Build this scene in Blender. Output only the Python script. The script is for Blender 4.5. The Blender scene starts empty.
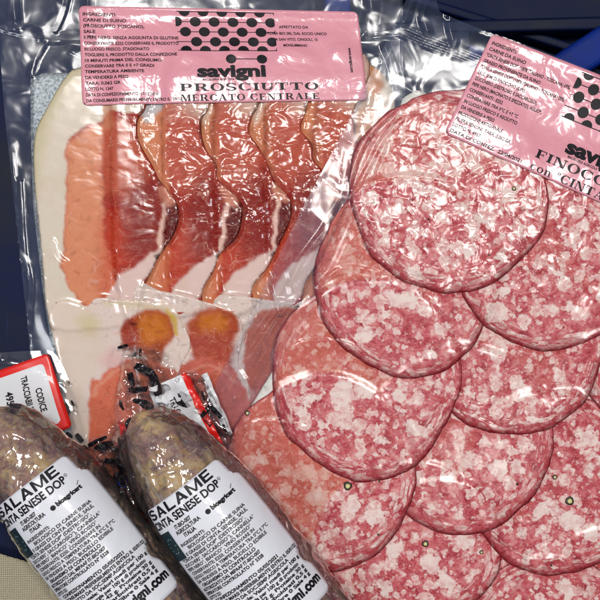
import bpy, math, random
import numpy as np
from mathutils import Vector
random.seed(7)
K = 0.0006            # metres per photo unit on the resting plane
HC = 1083.0           # camera height in those units
scene = bpy.context.scene
COL = scene.collection

# ------------------------------------------------------------------ helpers
def lin(c):
    c = np.array(c, float) / 255.0
    return tuple(np.where(c <= 0.04045, c / 12.92, ((c + 0.055) / 1.055) ** 2.4))

def _hash(ix, iy, seed):
    h = (ix * 374761393 + iy * 668265263 + seed * 974711) & 0xFFFFFFFF
    h = ((h ^ (h >> 13)) * 1274126177) & 0xFFFFFFFF
    h = h ^ (h >> 16)
    return h
def gnoise(x, y, seed=0):
    x = np.asarray(x, float); y = np.asarray(y, float)
    ix = np.floor(x).astype(np.int64); iy = np.floor(y).astype(np.int64)
    fx = x - ix; fy = y - iy
    u = fx * fx * fx * (fx * (fx * 6 - 15) + 10); v = fy * fy * fy * (fy * (fy * 6 - 15) + 10)
    def g(ox, oy):
        a = _hash(ix + ox, iy + oy, seed) / 4294967296.0 * 2 * math.pi
        return np.cos(a) * (fx - ox) + np.sin(a) * (fy - oy)
    a = g(0, 0) * (1 - u) + g(1, 0) * u
    b = g(0, 1) * (1 - u) + g(1, 1) * u
    return (a * (1 - v) + b * v) * 1.5
def fbm(x, y, seed=0, o=4):
    s = 0; a = 1.0; n = 0
    for i in range(o):
        s = s + a * gnoise(x * 2 ** i, y * 2 ** i, seed + i * 17); n += a; a *= 0.5
    return s / n
def smooth(e0, e1, x):
    t = np.clip((x - e0) / (e1 - e0), 0, 1); return t * t * (3 - 2 * t)

def sdf(poly, x, y):
    """signed distance (negative inside) and nearest outline point"""
    P = np.asarray(poly, float); n = len(P)
    best = np.full(x.shape, 1e18); nx = np.zeros_like(x); ny = np.zeros_like(x); ins = np.zeros(x.shape, bool)
    for i in range(n):
        ax, ay = P[i]; bx, by = P[(i + 1) % n]
        dx, dy = bx - ax, by - ay; L = dx * dx + dy * dy + 1e-12
        t = np.clip(((x - ax) * dx + (y - ay) * dy) / L, 0, 1)
        qx = ax + t * dx; qy = ay + t * dy
        d = (x - qx) ** 2 + (y - qy) ** 2
        m = d < best
        best = np.where(m, d, best); nx = np.where(m, qx, nx); ny = np.where(m, qy, ny)
        c = ((ay > y) != (by > y)) & (x < (bx - ax) * (y - ay) / (by - ay + 1e-12) + ax)
        ins ^= c
    d = np.sqrt(best)
    return np.where(ins, -d, d), nx, ny
def spline(pts, k=6, closed=True):
    P = np.asarray(pts, float); n = len(P); out = []
    for i in range(n if closed else n - 1):
        if closed:
            p0, p1, p2, p3 = P[i - 1], P[i], P[(i + 1) % n], P[(i + 2) % n]
        else:
            p0, p1, p2, p3 = P[max(i - 1, 0)], P[i], P[i + 1], P[min(i + 2, n - 1)]
        for j in range(k):
            t = j / k
            out.append(0.5 * ((2 * p1) + (-p0 + p2) * t + (2 * p0 - 5 * p1 + 4 * p2 - p3) * t * t + (-p0 + 3 * p1 - 3 * p2 + p3) * t ** 3))
    if not closed: out.append(P[-1])
    return np.array(out)
def dline(pts, x, y):
    """distance to an open line"""
    P = np.asarray(pts, float); best = np.full(np.shape(x), 1e18)
    for i in range(len(P) - 1):
        ax, ay = P[i]; dx, dy = P[i + 1] - P[i]; L = dx * dx + dy * dy + 1e-12
        t = np.clip(((x - ax) * dx + (y - ay) * dy) / L, 0, 1)
        best = np.minimum(best, (x - ax - t * dx) ** 2 + (y - ay - t * dy) ** 2)
    return np.sqrt(best)

# ------------------------------------------------------------------ height map of everything lying down
GX0, GX1, GY0, GY1, GS = -120, 780, -110, 720, 2.0
gx = np.arange(GX0, GX1 + 1, GS); gy = np.arange(GY0, GY1 + 1, GS)
GXX, GYY = np.meshgrid(gx, gy)
H = np.zeros(GXX.shape)
def blur(A, s):
    s = s / GS; r = int(3 * s + 1); k = np.exp(-0.5 * (np.arange(-r, r + 1) / s) ** 2); k /= k.sum()
    B = np.pad(A, r, mode='edge')
    B = sum(k[i] * B[i:i + A.shape[0], :] for i in range(2 * r + 1))
    B = sum(k[i] * B[:, i:i + A.shape[1]] for i in range(2 * r + 1))
    return B
def sample(A, x, y):
    fx = np.clip((np.asarray(x) - GX0) / GS, 0, A.shape[1] - 1.001); fy = np.clip((np.asarray(y) - GY0) / GS, 0, A.shape[0] - 1.001)
    ix = fx.astype(int); iy = fy.astype(int); u = fx - ix; v = fy - iy
    return (A[iy, ix] * (1 - u) + A[iy, ix + 1] * u) * (1 - v) + (A[iy + 1, ix] * (1 - u) + A[iy + 1, ix + 1] * u) * v

# ------------------------------------------------------------------ objects
def to_world(x, y, z, zref):
    f = (HC - zref) / HC
    return np.stack([(x - 300) * K * f, (300 - y) * K * f, z * K], -1)
def mesh_obj(name, V, F, mat, parent=None, attrs=None, smoothed=True):
    me = bpy.data.meshes.new(name)
    me.from_pydata(np.asarray(V).tolist(), [], F if isinstance(F, list) else F.tolist())
    if attrs:
        for k, a in attrs.items():
            a = np.asarray(a, np.float32)
            if a.ndim == 1:
                at = me.attributes.new(k, 'FLOAT', 'POINT'); at.data.foreach_set('value', a)
            elif k == 'col':
                at = me.attributes.new(k, 'FLOAT_COLOR', 'POINT')
                at.data.foreach_set('color', np.concatenate([a, np.ones((len(a), 1), np.float32)], 1).ravel())
            else:
                at = me.attributes.new(k, 'FLOAT_VECTOR', 'POINT'); at.data.foreach_set('vector', a.ravel())
    me.update()
    if smoothed: me.polygons.foreach_set('use_smooth', np.ones(len(me.polygons), bool))
    o = bpy.data.objects.new(name, me); COL.objects.link(o)
    if mat: me.materials.append(mat)
    if parent: o.parent = parent
    return o
def tag(o, label=None, cat=None, group=None, kind=None):
    if label: o['label'] = label
    if cat: o['category'] = cat
    if group: o['group'] = group
    if kind: o['kind'] = kind
    return o
def empty(name, x, y, z, zref, label, cat, group=None):
    o = bpy.data.objects.new(name, None); COL.objects.link(o); o.empty_display_size = 0.02
    # parts are stored in world units, so the root stays unrotated; parts get the inverse offset
    w = to_world(np.array(x), np.array(y), np.array(z), zref)
    o.location = Vector([float(c) for c in w])
    tag(o, label, cat, group); return o
def settle(root):
    """give every direct part the offset that keeps it where its vertices say"""
    for c in COL.objects:
        if c.parent == root: c.location = -root.location
def sheet(poly, step):
    """clean sheet of quads clipped to an outline; returns x, y, faces, signed distance"""
    P = np.asarray(poly); x0, y0 = P.min(0) - step; x1, y1 = P.max(0) + step
    xs = np.arange(x0, x1 + step, step); ys = np.arange(y0, y1 + step, step)
    X, Y = np.meshgrid(xs, ys); d, nx, ny = sdf(P, X, Y)
    keep = d < 0.62 * step
    snap = keep & (d > -0.3 * step)
    X = np.where(snap, nx, X); Y = np.where(snap, ny, Y); d = np.where(snap, 0, d)
    cell = keep[:-1, :-1] & keep[1:, :-1] & keep[:-1, 1:] & keep[1:, 1:]
    used = np.zeros(X.shape, bool)
    used[:-1, :-1] |= cell; used[1:, :-1] |= cell; used[:-1, 1:] |= cell; used[1:, 1:] |= cell
    idx = -np.ones(X.shape, int); idx[used] = np.arange(used.sum())
    a, b, c, e = idx[:-1, :-1][cell], idx[:-1, 1:][cell], idx[1:, 1:][cell], idx[1:, :-1][cell]
    F = np.stack([a, e, c, b], -1)
    return X[used], Y[used], F, d[used]
def sheet(poly, step):
    P = np.asarray(poly); x0, y0 = P.min(0) - step; x1, y1 = P.max(0) + step
    xs = np.arange(x0, x1 + step, step); ys = np.arange(y0, y1 + step, step)
    X, Y = np.meshgrid(xs, ys); d, nx, ny = sdf(P, X, Y)
    keep = d < .5 * step; snap = keep & (d > -.5 * step)
    X = np.where(snap, nx, X); Y = np.where(snap, ny, Y); d = np.where(snap, 0, d)
    A, B, C, D = np.s_[:-1, :-1], np.s_[:-1, 1:], np.s_[1:, 1:], np.s_[1:, :-1]
    cnt = keep[A].astype(int) + keep[B] + keep[C] + keep[D]
    used = np.zeros(X.shape, bool)
    for q in (A, B, C, D): used[q] |= (cnt >= 3) & keep[q]
    idx = -np.ones(X.shape, int); idx[used] = np.arange(used.sum())
    full = cnt == 4
    F = [tuple(r) for r in np.stack([idx[A][full], idx[D][full], idx[C][full], idx[B][full]], -1).tolist()]
    for miss, o3 in ((A, (B, D, C)), (B, (A, D, C)), (C, (A, D, B)), (D, (A, C, B))):
        m = (cnt == 3) & ~keep[miss]
        F += [tuple(r) for r in np.stack([idx[q][m] for q in o3], -1).tolist()]
    return X[used], Y[used], F, d[used]
def solid(o, t, off=-1):
    m = o.modifiers.new('thickness', 'SOLIDIFY'); m.thickness = t * K; m.offset = off
def box(name, x0, x1, y0, y1, z0, z1, mat, parent=None, zref=0, bev=1.0):
    V = to_world(np.array([x0, x1, x1, x0, x0, x1, x1, x0], float), np.array([y1, y1, y0, y0, y1, y1, y0, y0], float),
                 np.array([z0] * 4 + [z1] * 4, float), zref)
    o = mesh_obj(name, V, [(3, 2, 1, 0), (4, 5, 6, 7), (0, 1, 5, 4), (1, 2, 6, 5), (2, 3, 7, 6), (3, 0, 4, 7)], mat, parent, smoothed=False)
    m = o.modifiers.new('edge', 'BEVEL'); m.width = bev * K; m.segments = 3
    return o

# ------------------------------------------------------------------ materials
class NT:
    def __init__(s, name):
        s.m = bpy.data.materials.new(name); s.m.use_nodes = True; s.t = s.m.node_tree; s.t.nodes.clear()
        s.out = s.n('ShaderNodeOutputMaterial')
    def n(s, typ, **kw):
        nd = s.t.nodes.new(typ)
        for k, v in kw.items():
            if hasattr(nd, k) and k not in ('inputs',): setattr(nd, k, v)
        return nd
    def put(s, nd, k, v):
        if v is None: return
        if isinstance(v, bpy.types.NodeSocket): s.t.links.new(v, nd.inputs[k])
        else:
            i = nd.inputs[k]
            if hasattr(i.default_value, '__len__') and len(i.default_value) == 4 and len(v) == 3: v = (*v, 1)
            i.default_value = v
    def attr(s, name, o='Vector'):
        return s.n('ShaderNodeAttribute', attribute_name=name).outputs[o]
    def math(s, op, a, b=None, c=None, clamp=False):
        nd = s.n('ShaderNodeMath', operation=op, use_clamp=clamp)
        s.put(nd, 0, a); s.put(nd, 1, b); s.put(nd, 2, c); return nd.outputs[0]
    def vmath(s, op, a, b=None):
        nd = s.n('ShaderNodeVectorMath', operation=op); s.put(nd, 0, a)
        if b is not None: s.put(nd, 1, b)
        return nd.outputs[0]
    def noise(s, v, scale, detail=3, rough=.55, dist=0, out=0, typ='FBM'):
        nd = s.n('ShaderNodeTexNoise', noise_dimensions='3D', noise_type=typ); s.put(nd, 'Vector', v); s.put(nd, 'Scale', scale)
        s.put(nd, 'Detail', detail); s.put(nd, 'Roughness', rough); s.put(nd, 'Distortion', dist); return nd.outputs[out]
    def vor(s, v, scale, feat='F1', out='Color', rnd=1.0):
        nd = s.n('ShaderNodeTexVoronoi', feature=feat); s.put(nd, 'Vector', v); s.put(nd, 'Scale', scale); s.put(nd, 'Randomness', rnd)
        return nd.outputs[out]
    def rng(s, v, a, b, c=0, d=1, typ='SMOOTHSTEP'):
        nd = s.n('ShaderNodeMapRange', interpolation_type=typ); s.put(nd, 0, v); s.put(nd, 1, a); s.put(nd, 2, b); s.put(nd, 3, c); s.put(nd, 4, d); return nd.outputs[0]
    def mix(s, f, a, b, blend='MIX'):
        nd = s.n('ShaderNodeMix', data_type='RGBA', blend_type=blend); s.put(nd, 0, f); s.put(nd, 6, a); s.put(nd, 7, b); return nd.outputs[2]
    def ramp(s, f, stops):
        nd = s.n('ShaderNodeValToRGB'); r = nd.color_ramp
        while len(r.elements) > 1: r.elements.remove(r.elements[0])
        r.elements[0].position = stops[0][0]; r.elements[0].color = (*lin(stops[0][1]), 1)
        for p, c in stops[1:]:
            e = r.elements.new(p); e.color = (*lin(c), 1)
        s.put(nd, 0, f); return nd.outputs[0]
    def bump(s, h, strength, dist, normal=None):
        nd = s.n('ShaderNodeBump'); s.put(nd, 'Height', h); s.put(nd, 'Strength', strength); s.put(nd, 'Distance', dist); s.put(nd, 'Normal', normal); return nd.outputs[0]
    def princ(s, **kw):
        nd = s.n('ShaderNodeBsdfPrincipled')
        for k, v in kw.items(): s.put(nd, k.replace('_', ' '), v)
        return nd.outputs[0]
    def scale(s, v, sc): return s.vmath('MULTIPLY', v, sc)
    def sepx(s, v):
        nd = s.n('ShaderNodeSeparateXYZ'); s.put(nd, 0, v); return nd.outputs[0]
    def done(s, sh):
        s.t.links.new(sh, s.out.inputs[0]); return s.m
def simple(name, rgb, rough=.5, spec=.5, coat=0, metal=0):
    t = NT(name); return t.done(t.princ(Base_Color=lin(rgb), Roughness=rough, Specular_IOR_Level=spec, Coat_Weight=coat, Metallic=metal))

def film_mat(name, haze=.05, hcol=(200, 210, 230), crinkle=.5, cs=.09, rough=.13, ior=1.45, fine=.35, stretch=(1, 1, 1), bdist=2.2, gain=1.0):
    t = NT(name); p = t.attr('pos'); p = t.scale(p, stretch)
    n1 = t.noise(p, cs, 1.5, .5, .5)
    n2 = t.noise(p, cs * .38, 1, .5, 1.6, typ='RIDGED_MULTIFRACTAL')
    n3 = t.noise(p, cs * 3.2, 0, .5)
    area = t.attr('wrinkle', 'Fac')
    h = t.math('ADD', n1, t.math('ADD', t.math('MULTIPLY', n2, .06), t.math('MULTIPLY', n3, fine)))
    h = t.math('MULTIPLY', h, area)
    nrm = t.bump(h, crinkle, bdist * K)
    fr = t.n('ShaderNodeFresnel'); t.put(fr, 'IOR', ior); t.put(fr, 'Normal', nrm)
    g = t.n('ShaderNodeBsdfAnisotropic'); t.put(g, 'Color', (1, 1, 1)); t.put(g, 'Roughness', rough); t.put(g, 'Normal', nrm)
    tr = t.n('ShaderNodeBsdfTransparent'); t.put(tr, 'Color', (.985, .985, .99))
    df = t.n('ShaderNodeBsdfDiffuse'); t.put(df, 'Color', lin(hcol))
    m1 = t.n('ShaderNodeMixShader'); t.put(m1, 0, t.math('MULTIPLY', t.attr('milky', 'Fac'), haze)); t.t.links.new(tr.outputs[0], m1.inputs[1]); t.t.links.new(df.outputs[0], m1.inputs[2])
    m2 = t.n('ShaderNodeMixShader'); t.put(m2, 0, t.math('MULTIPLY', fr.outputs[0], gain, clamp=True)); t.t.links.new(m1.outputs[0], m2.inputs[1]); t.t.links.new(g.outputs[0], m2.inputs[2])
    return t.done(m2.outputs[0])

def salami_mat():
    t = NT('cured pork with fat flecks'); V = t.attr('pos'); P = t.attr('pol'); rim = t.attr('rim', 'Fac'); edge = t.attr('edge', 'Fac')
    chunk = t.attr('chunk', 'Fac'); warm = t.attr('warm', 'Fac')
    def warp(v, s, a): return t.vmath('ADD', v, t.scale(t.vmath('SUBTRACT', t.noise(v, s, 2, out=1), (.5, .5, .5)), (a, a, a)))
    W = warp(warp(V, .05, 16), .22, 5)
    Q = warp(warp(P, .06, 10), .25, 3)
    a = t.sepx(t.vor(W, .098)); b = t.sepx(t.vor(t.vmath('ADD', Q, (40, 9, 3)), .11))
    rr = t.rng(t.math('ADD', rim, t.math('MULTIPLY', t.math('SUBTRACT', t.noise(V, .05), .5), 1.1)), .38, .6)
    def lumps(vec, sc, thr, r0):
        nd = t.n('ShaderNodeTexVoronoi'); t.put(nd, 'Vector', vec); t.put(nd, 'Scale', sc)
        on = t.rng(t.sepx(nd.outputs['Color']), thr, thr + .03)
        return t.math('MULTIPLY', on, t.rng(nd.outputs['Distance'], r0 + .02, r0 - .13))
    W1 = warp(V, .11, 11); W2 = warp(V, .2, 6)
    core = t.math('MAXIMUM', lumps(W1, .075, .62, .62), t.math('MULTIPLY', lumps(W2, .15, .66, .60), .9))
    core = t.math('MAXIMUM', core, t.math('MULTIPLY', lumps(W2, .30, .74, .55), .5))
    skin = t.math('MAXIMUM', lumps(t.vmath('ADD', Q, (40, 9, 3)), .13, .60, .60), t.math('MULTIPLY', lumps(Q, .24, .68, .58), .7))
    fat = t.math('ADD', t.math('MULTIPLY', core, t.math('SUBTRACT', 1, rr)), t.math('MULTIPLY', skin, rr))
    mm = t.noise(W, .075, 4, .62, .4)
    lean_c = t.ramp(mm, [(.28, (152, 38, 52)), (.40, (188, 66, 76)), (.50, (208, 94, 102)), (.59, (224, 130, 132)), (.70, (238, 168, 164))])
    grain = t.noise(t.scale(W1, (.55, 1.5, 1)), .33, 4, .7)
    lean_c = t.mix(t.rng(grain, .5, .68, 0, .42), lean_c, lin((236, 160, 158)))
    lean_c = t.mix(t.rng(grain, .5, .34, 0, .5), lean_c, lin((140, 34, 44)))
    soft = t.noise(V, .30, 3, .6)
    fat = t.math('MULTIPLY', fat, t.rng(soft, .30, .48, .35, 1))
    col = t.mix(fat, lean_c, t.mix(t.rng(t.noise(V, .16, 4, .65), .36, .62), lin((232, 170, 168)), lin((252, 228, 220))))
    # large lumps of white fat
    cn = t.math('ADD', t.math('ADD', chunk, 2.4), t.math('MULTIPLY', t.math('SUBTRACT', t.noise(V, .13, 3), .5), 20))
    cf = t.rng(cn, -.8, 1.6, .92, 0)
    col = t.mix(cf, col, t.mix(t.rng(t.noise(V, .11, 4, .65), .34, .56), lin((238, 194, 190)), lin((252, 232, 224))))
    # fibrous grain and the darker skin line, widened as painted shade on lower-left edges
    g = t.noise(t.scale(Q, (.35, 1.6, 1)), .5, 4, .65)
    col = t.mix(t.math('MULTIPLY', t.rng(g, .5, .66), t.math('ADD', .12, t.math('MULTIPLY', rr, .45))), col, lin((146, 38, 46)))
    gf = t.noise(W, .5, 3, .7)
    col = t.mix(t.rng(gf, .52, .72, 0, .22), col, lin((240, 196, 186)))
    orange = t.mix(.55, col, lin((216, 118, 84)))
    col = t.mix(t.math('MULTIPLY', warm, t.rng(t.noise(V, .045), .25, .5, .3, .9)), col, orange)
    en = t.math('ADD', edge, t.math('MULTIPLY', t.math('SUBTRACT', t.noise(V, .14, 3), .5), 6.5))
    col = t.mix(t.rng(t.math('ADD', edge, t.math('MULTIPLY', t.math('SUBTRACT', t.noise(Q, .12, 3), .5), 26)), 1, 12, .6, 0), col, lin((150, 34, 44)))
    col = t.mix(t.rng(en, .2, 4.5, .85, 0), col, lin((116, 18, 26)))
    # pepper and fennel specks
    sp = t.vor(t.vmath('ADD', V, (11, 5, 0)), .035, out='Distance'); rc = t.sepx(t.vor(t.vmath('ADD', V, (11, 5, 0)), .035))
    sm = t.math('MULTIPLY', t.rng(t.math('ADD', sp, t.math('MULTIPLY', t.noise(V, .9), .05)), .065, .085, 1, 0), t.rng(rc, .45, .5))
    col = t.mix(sm, col, t.mix(t.rng(rc, .7, .8), lin((66, 50, 36)), lin((120, 104, 52))))
    nrm = t.bump(t.noise(V, .25, 2), .6, 1.6 * K)
    return t.done(t.princ(Base_Color=col, Roughness=.5, Specular_IOR_Level=.08, Normal=nrm))

def ham_mat():
    t = NT('cured ham with fat'); V = t.attr('pos'); col = t.attr('col', 'Color'); lean = t.attr('lean', 'Fac')
    st = t.scale(V, (1, .22, 1))
    w = t.vmath('ADD', V, t.scale(t.vmath('SUBTRACT', t.noise(V, .05, 2, out=1), (.5, .5, .5)), (24, 24, 0)))
    f1 = t.noise(w, .12, 5, .62); f2 = t.noise(t.scale(w, (.35, 1.3, 1)), .16, 4, .6)
    c = t.mix(t.math('MULTIPLY', t.rng(f1, .5, .74), t.math('MULTIPLY', lean, .55)), col, t.mix(.5, col, lin((238, 150, 120))))
    c = t.mix(t.math('MULTIPLY', t.rng(f1, .5, .26), t.math('MULTIPLY', lean, .7)), c, t.mix(.55, col, lin((110, 18, 18))))
    ve = t.math('ABSOLUTE', t.math('SUBTRACT', t.noise(w, .035, 3, .6, .8), .5))
    c = t.mix(t.math('MULTIPLY', t.rng(ve, .004, .016, .5, 0), t.math('MULTIPLY', lean, t.rng(t.noise(V, .02), .45, .62))), c, lin((232, 176, 156)))
    fat = t.math('SUBTRACT', 1, lean)
    c = t.mix(t.math('MULTIPLY', fat, t.rng(t.noise(w, .03, 4, .6), .45, .75, 0, .55)), c, t.mix(.5, c, lin((206, 176, 126))))
    c = t.mix(t.math('MULTIPLY', fat, t.rng(f2, .5, .75, 0, .4)), c, t.mix(.5, c, lin((238, 196, 190))))
    # fine short cracks of the paler lean
    cr = t.noise(t.scale(V, (.22, 1.0, 1)), .62, 3, .7); cr2 = t.noise(t.scale(V, (1.2, .2, 1)), .5, 3, .7)
    fib = t.noise(t.scale(w, (.5, 1.5, 1)), .42, 3, .7)
    c = t.mix(t.math('MULTIPLY', lean, t.rng(fib, .5, .7, 0, .35)), c, t.mix(.6, c, lin((242, 170, 140))))
    crack = t.math('MULTIPLY', t.attr('crack', 'Fac'), t.math('MAXIMUM', t.rng(cr, .66, .72), t.rng(cr2, .67, .73)))
    c = t.mix(t.math('MULTIPLY', crack, .55), c, lin((110, 52, 30)))
    gl = t.noise(w, .35, 3)
    nrm = t.bump(t.math('ADD', f1, t.math('MULTIPLY', gl, .3)), .14, 1.2 * K)
    return t.done(t.princ(Base_Color=c, Roughness=.5, Specular_IOR_Level=.08, Normal=nrm))

def casing_mat():
    t = NT('mould dusted natural casing'); V = t.attr('pos')
    w = t.vmath('ADD', V, t.scale(t.vmath('SUBTRACT', t.noise(V, .04, 2, out=1), (.5, .5, .5)), (30, 30, 30)))
    n = t.noise(w, .035, 5, .62)
    c = t.ramp(n, [(.25, (104, 62, 60)), (.38, (148, 104, 98)), (.47, (176, 136, 118)), (.56, (192, 158, 122)), (.66, (214, 180, 126)), (.8, (230, 214, 190))])
    n2 = t.noise(w, .09, 4, .6)
    c = t.mix(t.rng(n2, .54, .66, 0, .6), c, lin((196, 158, 78)))
    n3 = t.noise(t.vmath('ADD', w, (70, 30, 9)), .06, 4, .65)
    c = t.mix(t.rng(n3, .5, .62, 0, .75), c, lin((112, 76, 86)))
    n4 = t.noise(t.vmath('ADD', w, (7, 130, 9)), .16, 5, .7)
    c = t.mix(t.rng(n4, .55, .68, 0, .75), c, lin((204, 196, 178)))
    c = t.mix(t.rng(n4, .42, .30, 0, .8), c, lin((70, 48, 44)))
    nrm = t.bump(t.math('ADD', n, t.math('MULTIPLY', n4, .6)), .6, 3.5 * K)
    return t.done(t.princ(Base_Color=c, Roughness=.4, Specular_IOR_Level=.15, Normal=nrm))

def paper_mat(name, rgb, amp=.25, coat=.6, s=.03):
    t = NT(name); V = t.attr('pos')
    w = t.vmath('ADD', V, t.scale(t.vmath('SUBTRACT', t.noise(V, .02, 2, out=1), (.5, .5, .5)), (50, 50, 0)))
    n = t.noise(w, s, 3, .45, .4); n2 = t.noise(w, s * 2.2, 2, .5)
    f = t.noise(t.scale(V, (1, 1, 1)), 1.2, 2)
    c = t.mix(t.rng(f, .3, .7, 0, .06), lin(rgb), (1, 1, 1))
    nrm = t.bump(t.math('ADD', n, t.math('MULTIPLY', n2, .35)), amp, 12 * K)
    return t.done(t.princ(Base_Color=c, Roughness=.42, Specular_IOR_Level=.35, Coat_Weight=coat, Coat_Roughness=.12, Normal=nrm, Coat_Normal=nrm))

M = {}
M['salami'] = salami_mat(); M['ham'] = ham_mat(); M['casing'] = casing_mat()
M['film_a'] = film_mat('clear vacuum film over ham', haze=.03, hcol=(150, 170, 220), crinkle=1, cs=.042, stretch=(1, 1.6, 1), bdist=5.0, fine=.03)
M['film_b'] = film_mat('clear vacuum film over salami', haze=.04, hcol=(140, 160, 205), crinkle=1, cs=.07, bdist=3.2, fine=.03, rough=.16, gain=.75)
M['back'] = film_mat('clear film back sheet', haze=.03, hcol=(130, 150, 205), crinkle=.5, cs=.03, fine=.05, bdist=5)
M['bag'] = film_mat('crumpled cellophane', haze=.05, hcol=(200, 195, 200), crinkle=.7, cs=.05, fine=.1, rough=.06, bdist=7, gain=2.6)
M['pink'] = paper_mat('pink sticker paper', (226, 146, 162), amp=.15, coat=.8)
M['white'] = paper_mat('white sticker paper', (226, 227, 236), amp=.10, coat=.3)
M['white2'] = paper_mat('white and red docket paper', (226, 226, 230), amp=.10, coat=.3)
M['red'] = simple('red print', (232, 34, 26), .35, coat=.4)
def ink(name, rgb):
    t = NT(name); return t.done(t.princ(Base_Color=lin(rgb), Roughness=.55, Specular_IOR_Level=.25, Coat_Weight=.06, Coat_Roughness=.2))
M['ink'] = ink('black ink', (16, 12, 20))
M['ink2'] = ink('worn black ink', (34, 30, 34))
M['navyink'] = ink('dark green ink', (22, 44, 50))
M['starink'] = ink('pale star ink', (150, 190, 190))
M['grey_ink'] = ink('grey pen', (96, 96, 104))
M['blueink'] = ink('blue foil print', (40, 60, 160))

def foil():
    t = NT('silver board'); V = t.attr('pos'); n = t.noise(V, .35, 4, .7); v = t.sepx(t.vor(V, .45))
    c = t.mix(t.rng(n, .35, .65), lin((92, 108, 124)), lin((206, 214, 216)))
    c = t.mix(t.math('MULTIPLY', v, .35), c, lin((226, 232, 232)))
    return t.done(t.princ(Base_Color=c, Metallic=.35, Roughness=.42, Normal=t.bump(n, .6, 1.5 * K)))
M['foil'] = foil()
M['board'] = simple('white board', (236, 232, 222), .5)
def plastic(name, a, b):
    t = NT(name); tc = t.n('ShaderNodeTexCoord').outputs['Object']; n = t.noise(tc, 14, 5, .6)
    sc = t.noise(t.scale(tc, (1, .05, 1)), 260, 3, .6)
    c = t.mix(t.rng(n, .3, .7), lin(a), lin(b)); c = t.mix(t.rng(sc, .66, .84, 0, .12), c, lin((70, 100, 170)))
    return t.done(t.princ(Base_Color=c, Specular_IOR_Level=.16, Roughness=t.rng(n, .3, .7, .45, .6)))
M['crate'] = plastic('blue crate plastic', (3, 28, 96), (5, 44, 136))
M['crate_dark'] = plastic('navy crate plastic', (1, 9, 32), (2, 18, 58))

# ------------------------------------------------------------------ setting
t = NT('dark counter'); tc = t.n('ShaderNodeTexCoord').outputs['Object']; n = t.noise(tc, 20, 5)
cm = t.done(t.princ(Base_Color=t.mix(n, lin((4, 20, 60)), lin((6, 32, 96))), Roughness=.6, Specular_IOR_Level=.3))
V = to_world(np.array([-900., 1500, 1500, -900]), np.array([1500., 1500, -900, -900]), np.full(4, -95.), 0)
ground = mesh_obj('counter', V, [(0, 1, 2, 3)], cm, smoothed=False); tag(ground, kind='structure')

crate = empty('plastic_crate', 300, 300, -90, 0, 'blue plastic crate with raised ribs underneath the packs', 'crate')
crate_parts = [
    ('base', (-160, 700, -140, 760, -90, -78), 'crate_dark', 0),
    ('panel', (-2, 470, 30, 640, -16, -3.5), 'crate_dark', 0),
]
for nm, (a, b, c, d, e, f), m, r in crate_parts: box(nm, a, b, c, d, e, f, M[m], crate)
box('support_block', 456, 700, 100, 680, -22, 11, M['crate_dark'], crate)
def bar(name, p, q, w, z0, z1, mat, parent, bev=3):
    p = np.array(p, float); q = np.array(q, float); d = (q - p) / np.linalg.norm(q - p); n = np.array([-d[1], d[0]]) * w / 2
    c = [p + n, q + n, q - n, p - n]; x = np.array([k[0] for k in c] * 2); y = np.array([k[1] for k in c] * 2)
    V = to_world(x, y, np.array([z0] * 4 + [z1] * 4, float), 0)
    o = mesh_obj(name, V, [(3, 2, 1, 0), (4, 5, 6, 7), (0, 1, 5, 4), (1, 2, 6, 5), (2, 3, 7, 6), (3, 0, 4, 7)], mat, parent, smoothed=False)
    import bmesh
    bm = bmesh.new(); bm.from_mesh(o.data); bmesh.ops.recalc_face_normals(bm, faces=bm.faces); bm.to_mesh(o.data); bm.free()
    m = o.modifiers.new('edge', 'BEVEL'); m.width = bev * K; m.segments = 3
    return o
bar('rib', (520, 96), (720, -36), 34, -80, -30, M['crate'], crate, 6)
bar('rib', (520, 130), (760, -10), 12, -80, -22, M['crate'], crate)
bar('rib', (470, 45), (700, 135), 22, -80, -36, M['crate'], crate)
bar('rib', (380, -30), (700, 70), 10, -80, -55, M['crate_dark'], crate)
bar('rib', (330, -60), (352, 80), 26, -80, -28, M['crate'], crate)
bar('rib', (-60, 262), (60, 240), 26, -80, -55, M['crate_dark'], crate)
bar('rib', (-60, 30), (700, 10), 14, -80, -40, M['crate_dark'], crate)
bar('rib', (-60, 340), (60, 322), 8, -80, -45, M['crate_dark'], crate)
settle(crate)

# ------------------------------------------------------------------ PACK A : prosciutto
ZA = 10
packA = empty('prosciutto_pack', 200, 260, 0, ZA, 'clear vacuum pack of sliced prosciutto fanned out on a silver board under a pink label', 'meat pack')
boardA = [(28, 78), (41, 71), (200, 71), (372, 74), (386, 90), (432, 560), (76, 575), (53, 370), (40, 285), (31, 205), (29, 150)]
filmA = [(-12, -70), (404, -70), (404, 60), (446, 560), (440, 640), (60, 640), (48, 540), (27, 345), (2, 115), (-4, 40)]
def lay(poly, th, bl=3.0):
    """drape one flat layer over what already lies there and return its top height map"""
    global H
    d, _, _ = sdf(poly, GXX, GYY)
    z = np.maximum(blur(H, bl), H * .75 + blur(H, bl) * .25) + th
    H = np.where(d < 0, np.maximum(z, H), H)
    return z
def pos(x, y, ox=0, oy=0): return np.stack([x + ox, y + oy, np.zeros_like(x)], -1)

zA = lay(boardA, 1.5)
x, y, F, d = sheet(boardA, 6)
o = mesh_obj('board', to_world(x, y, sample(zA, x, y), ZA), F, M['foil'], packA, {'pos': pos(x, y)}); solid(o, 1.0)
# back sheet
x, y, F, d = sheet(filmA, 6)
z = -1.0 + .8 * fbm(x / 40, y / 40, 5)
mesh_obj('back_film', to_world(x, y, z, ZA), F, M['back'], packA, {'pos': pos(x, y), 'wrinkle': np.ones_like(x), 'milky': np.ones_like(x)})

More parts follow.
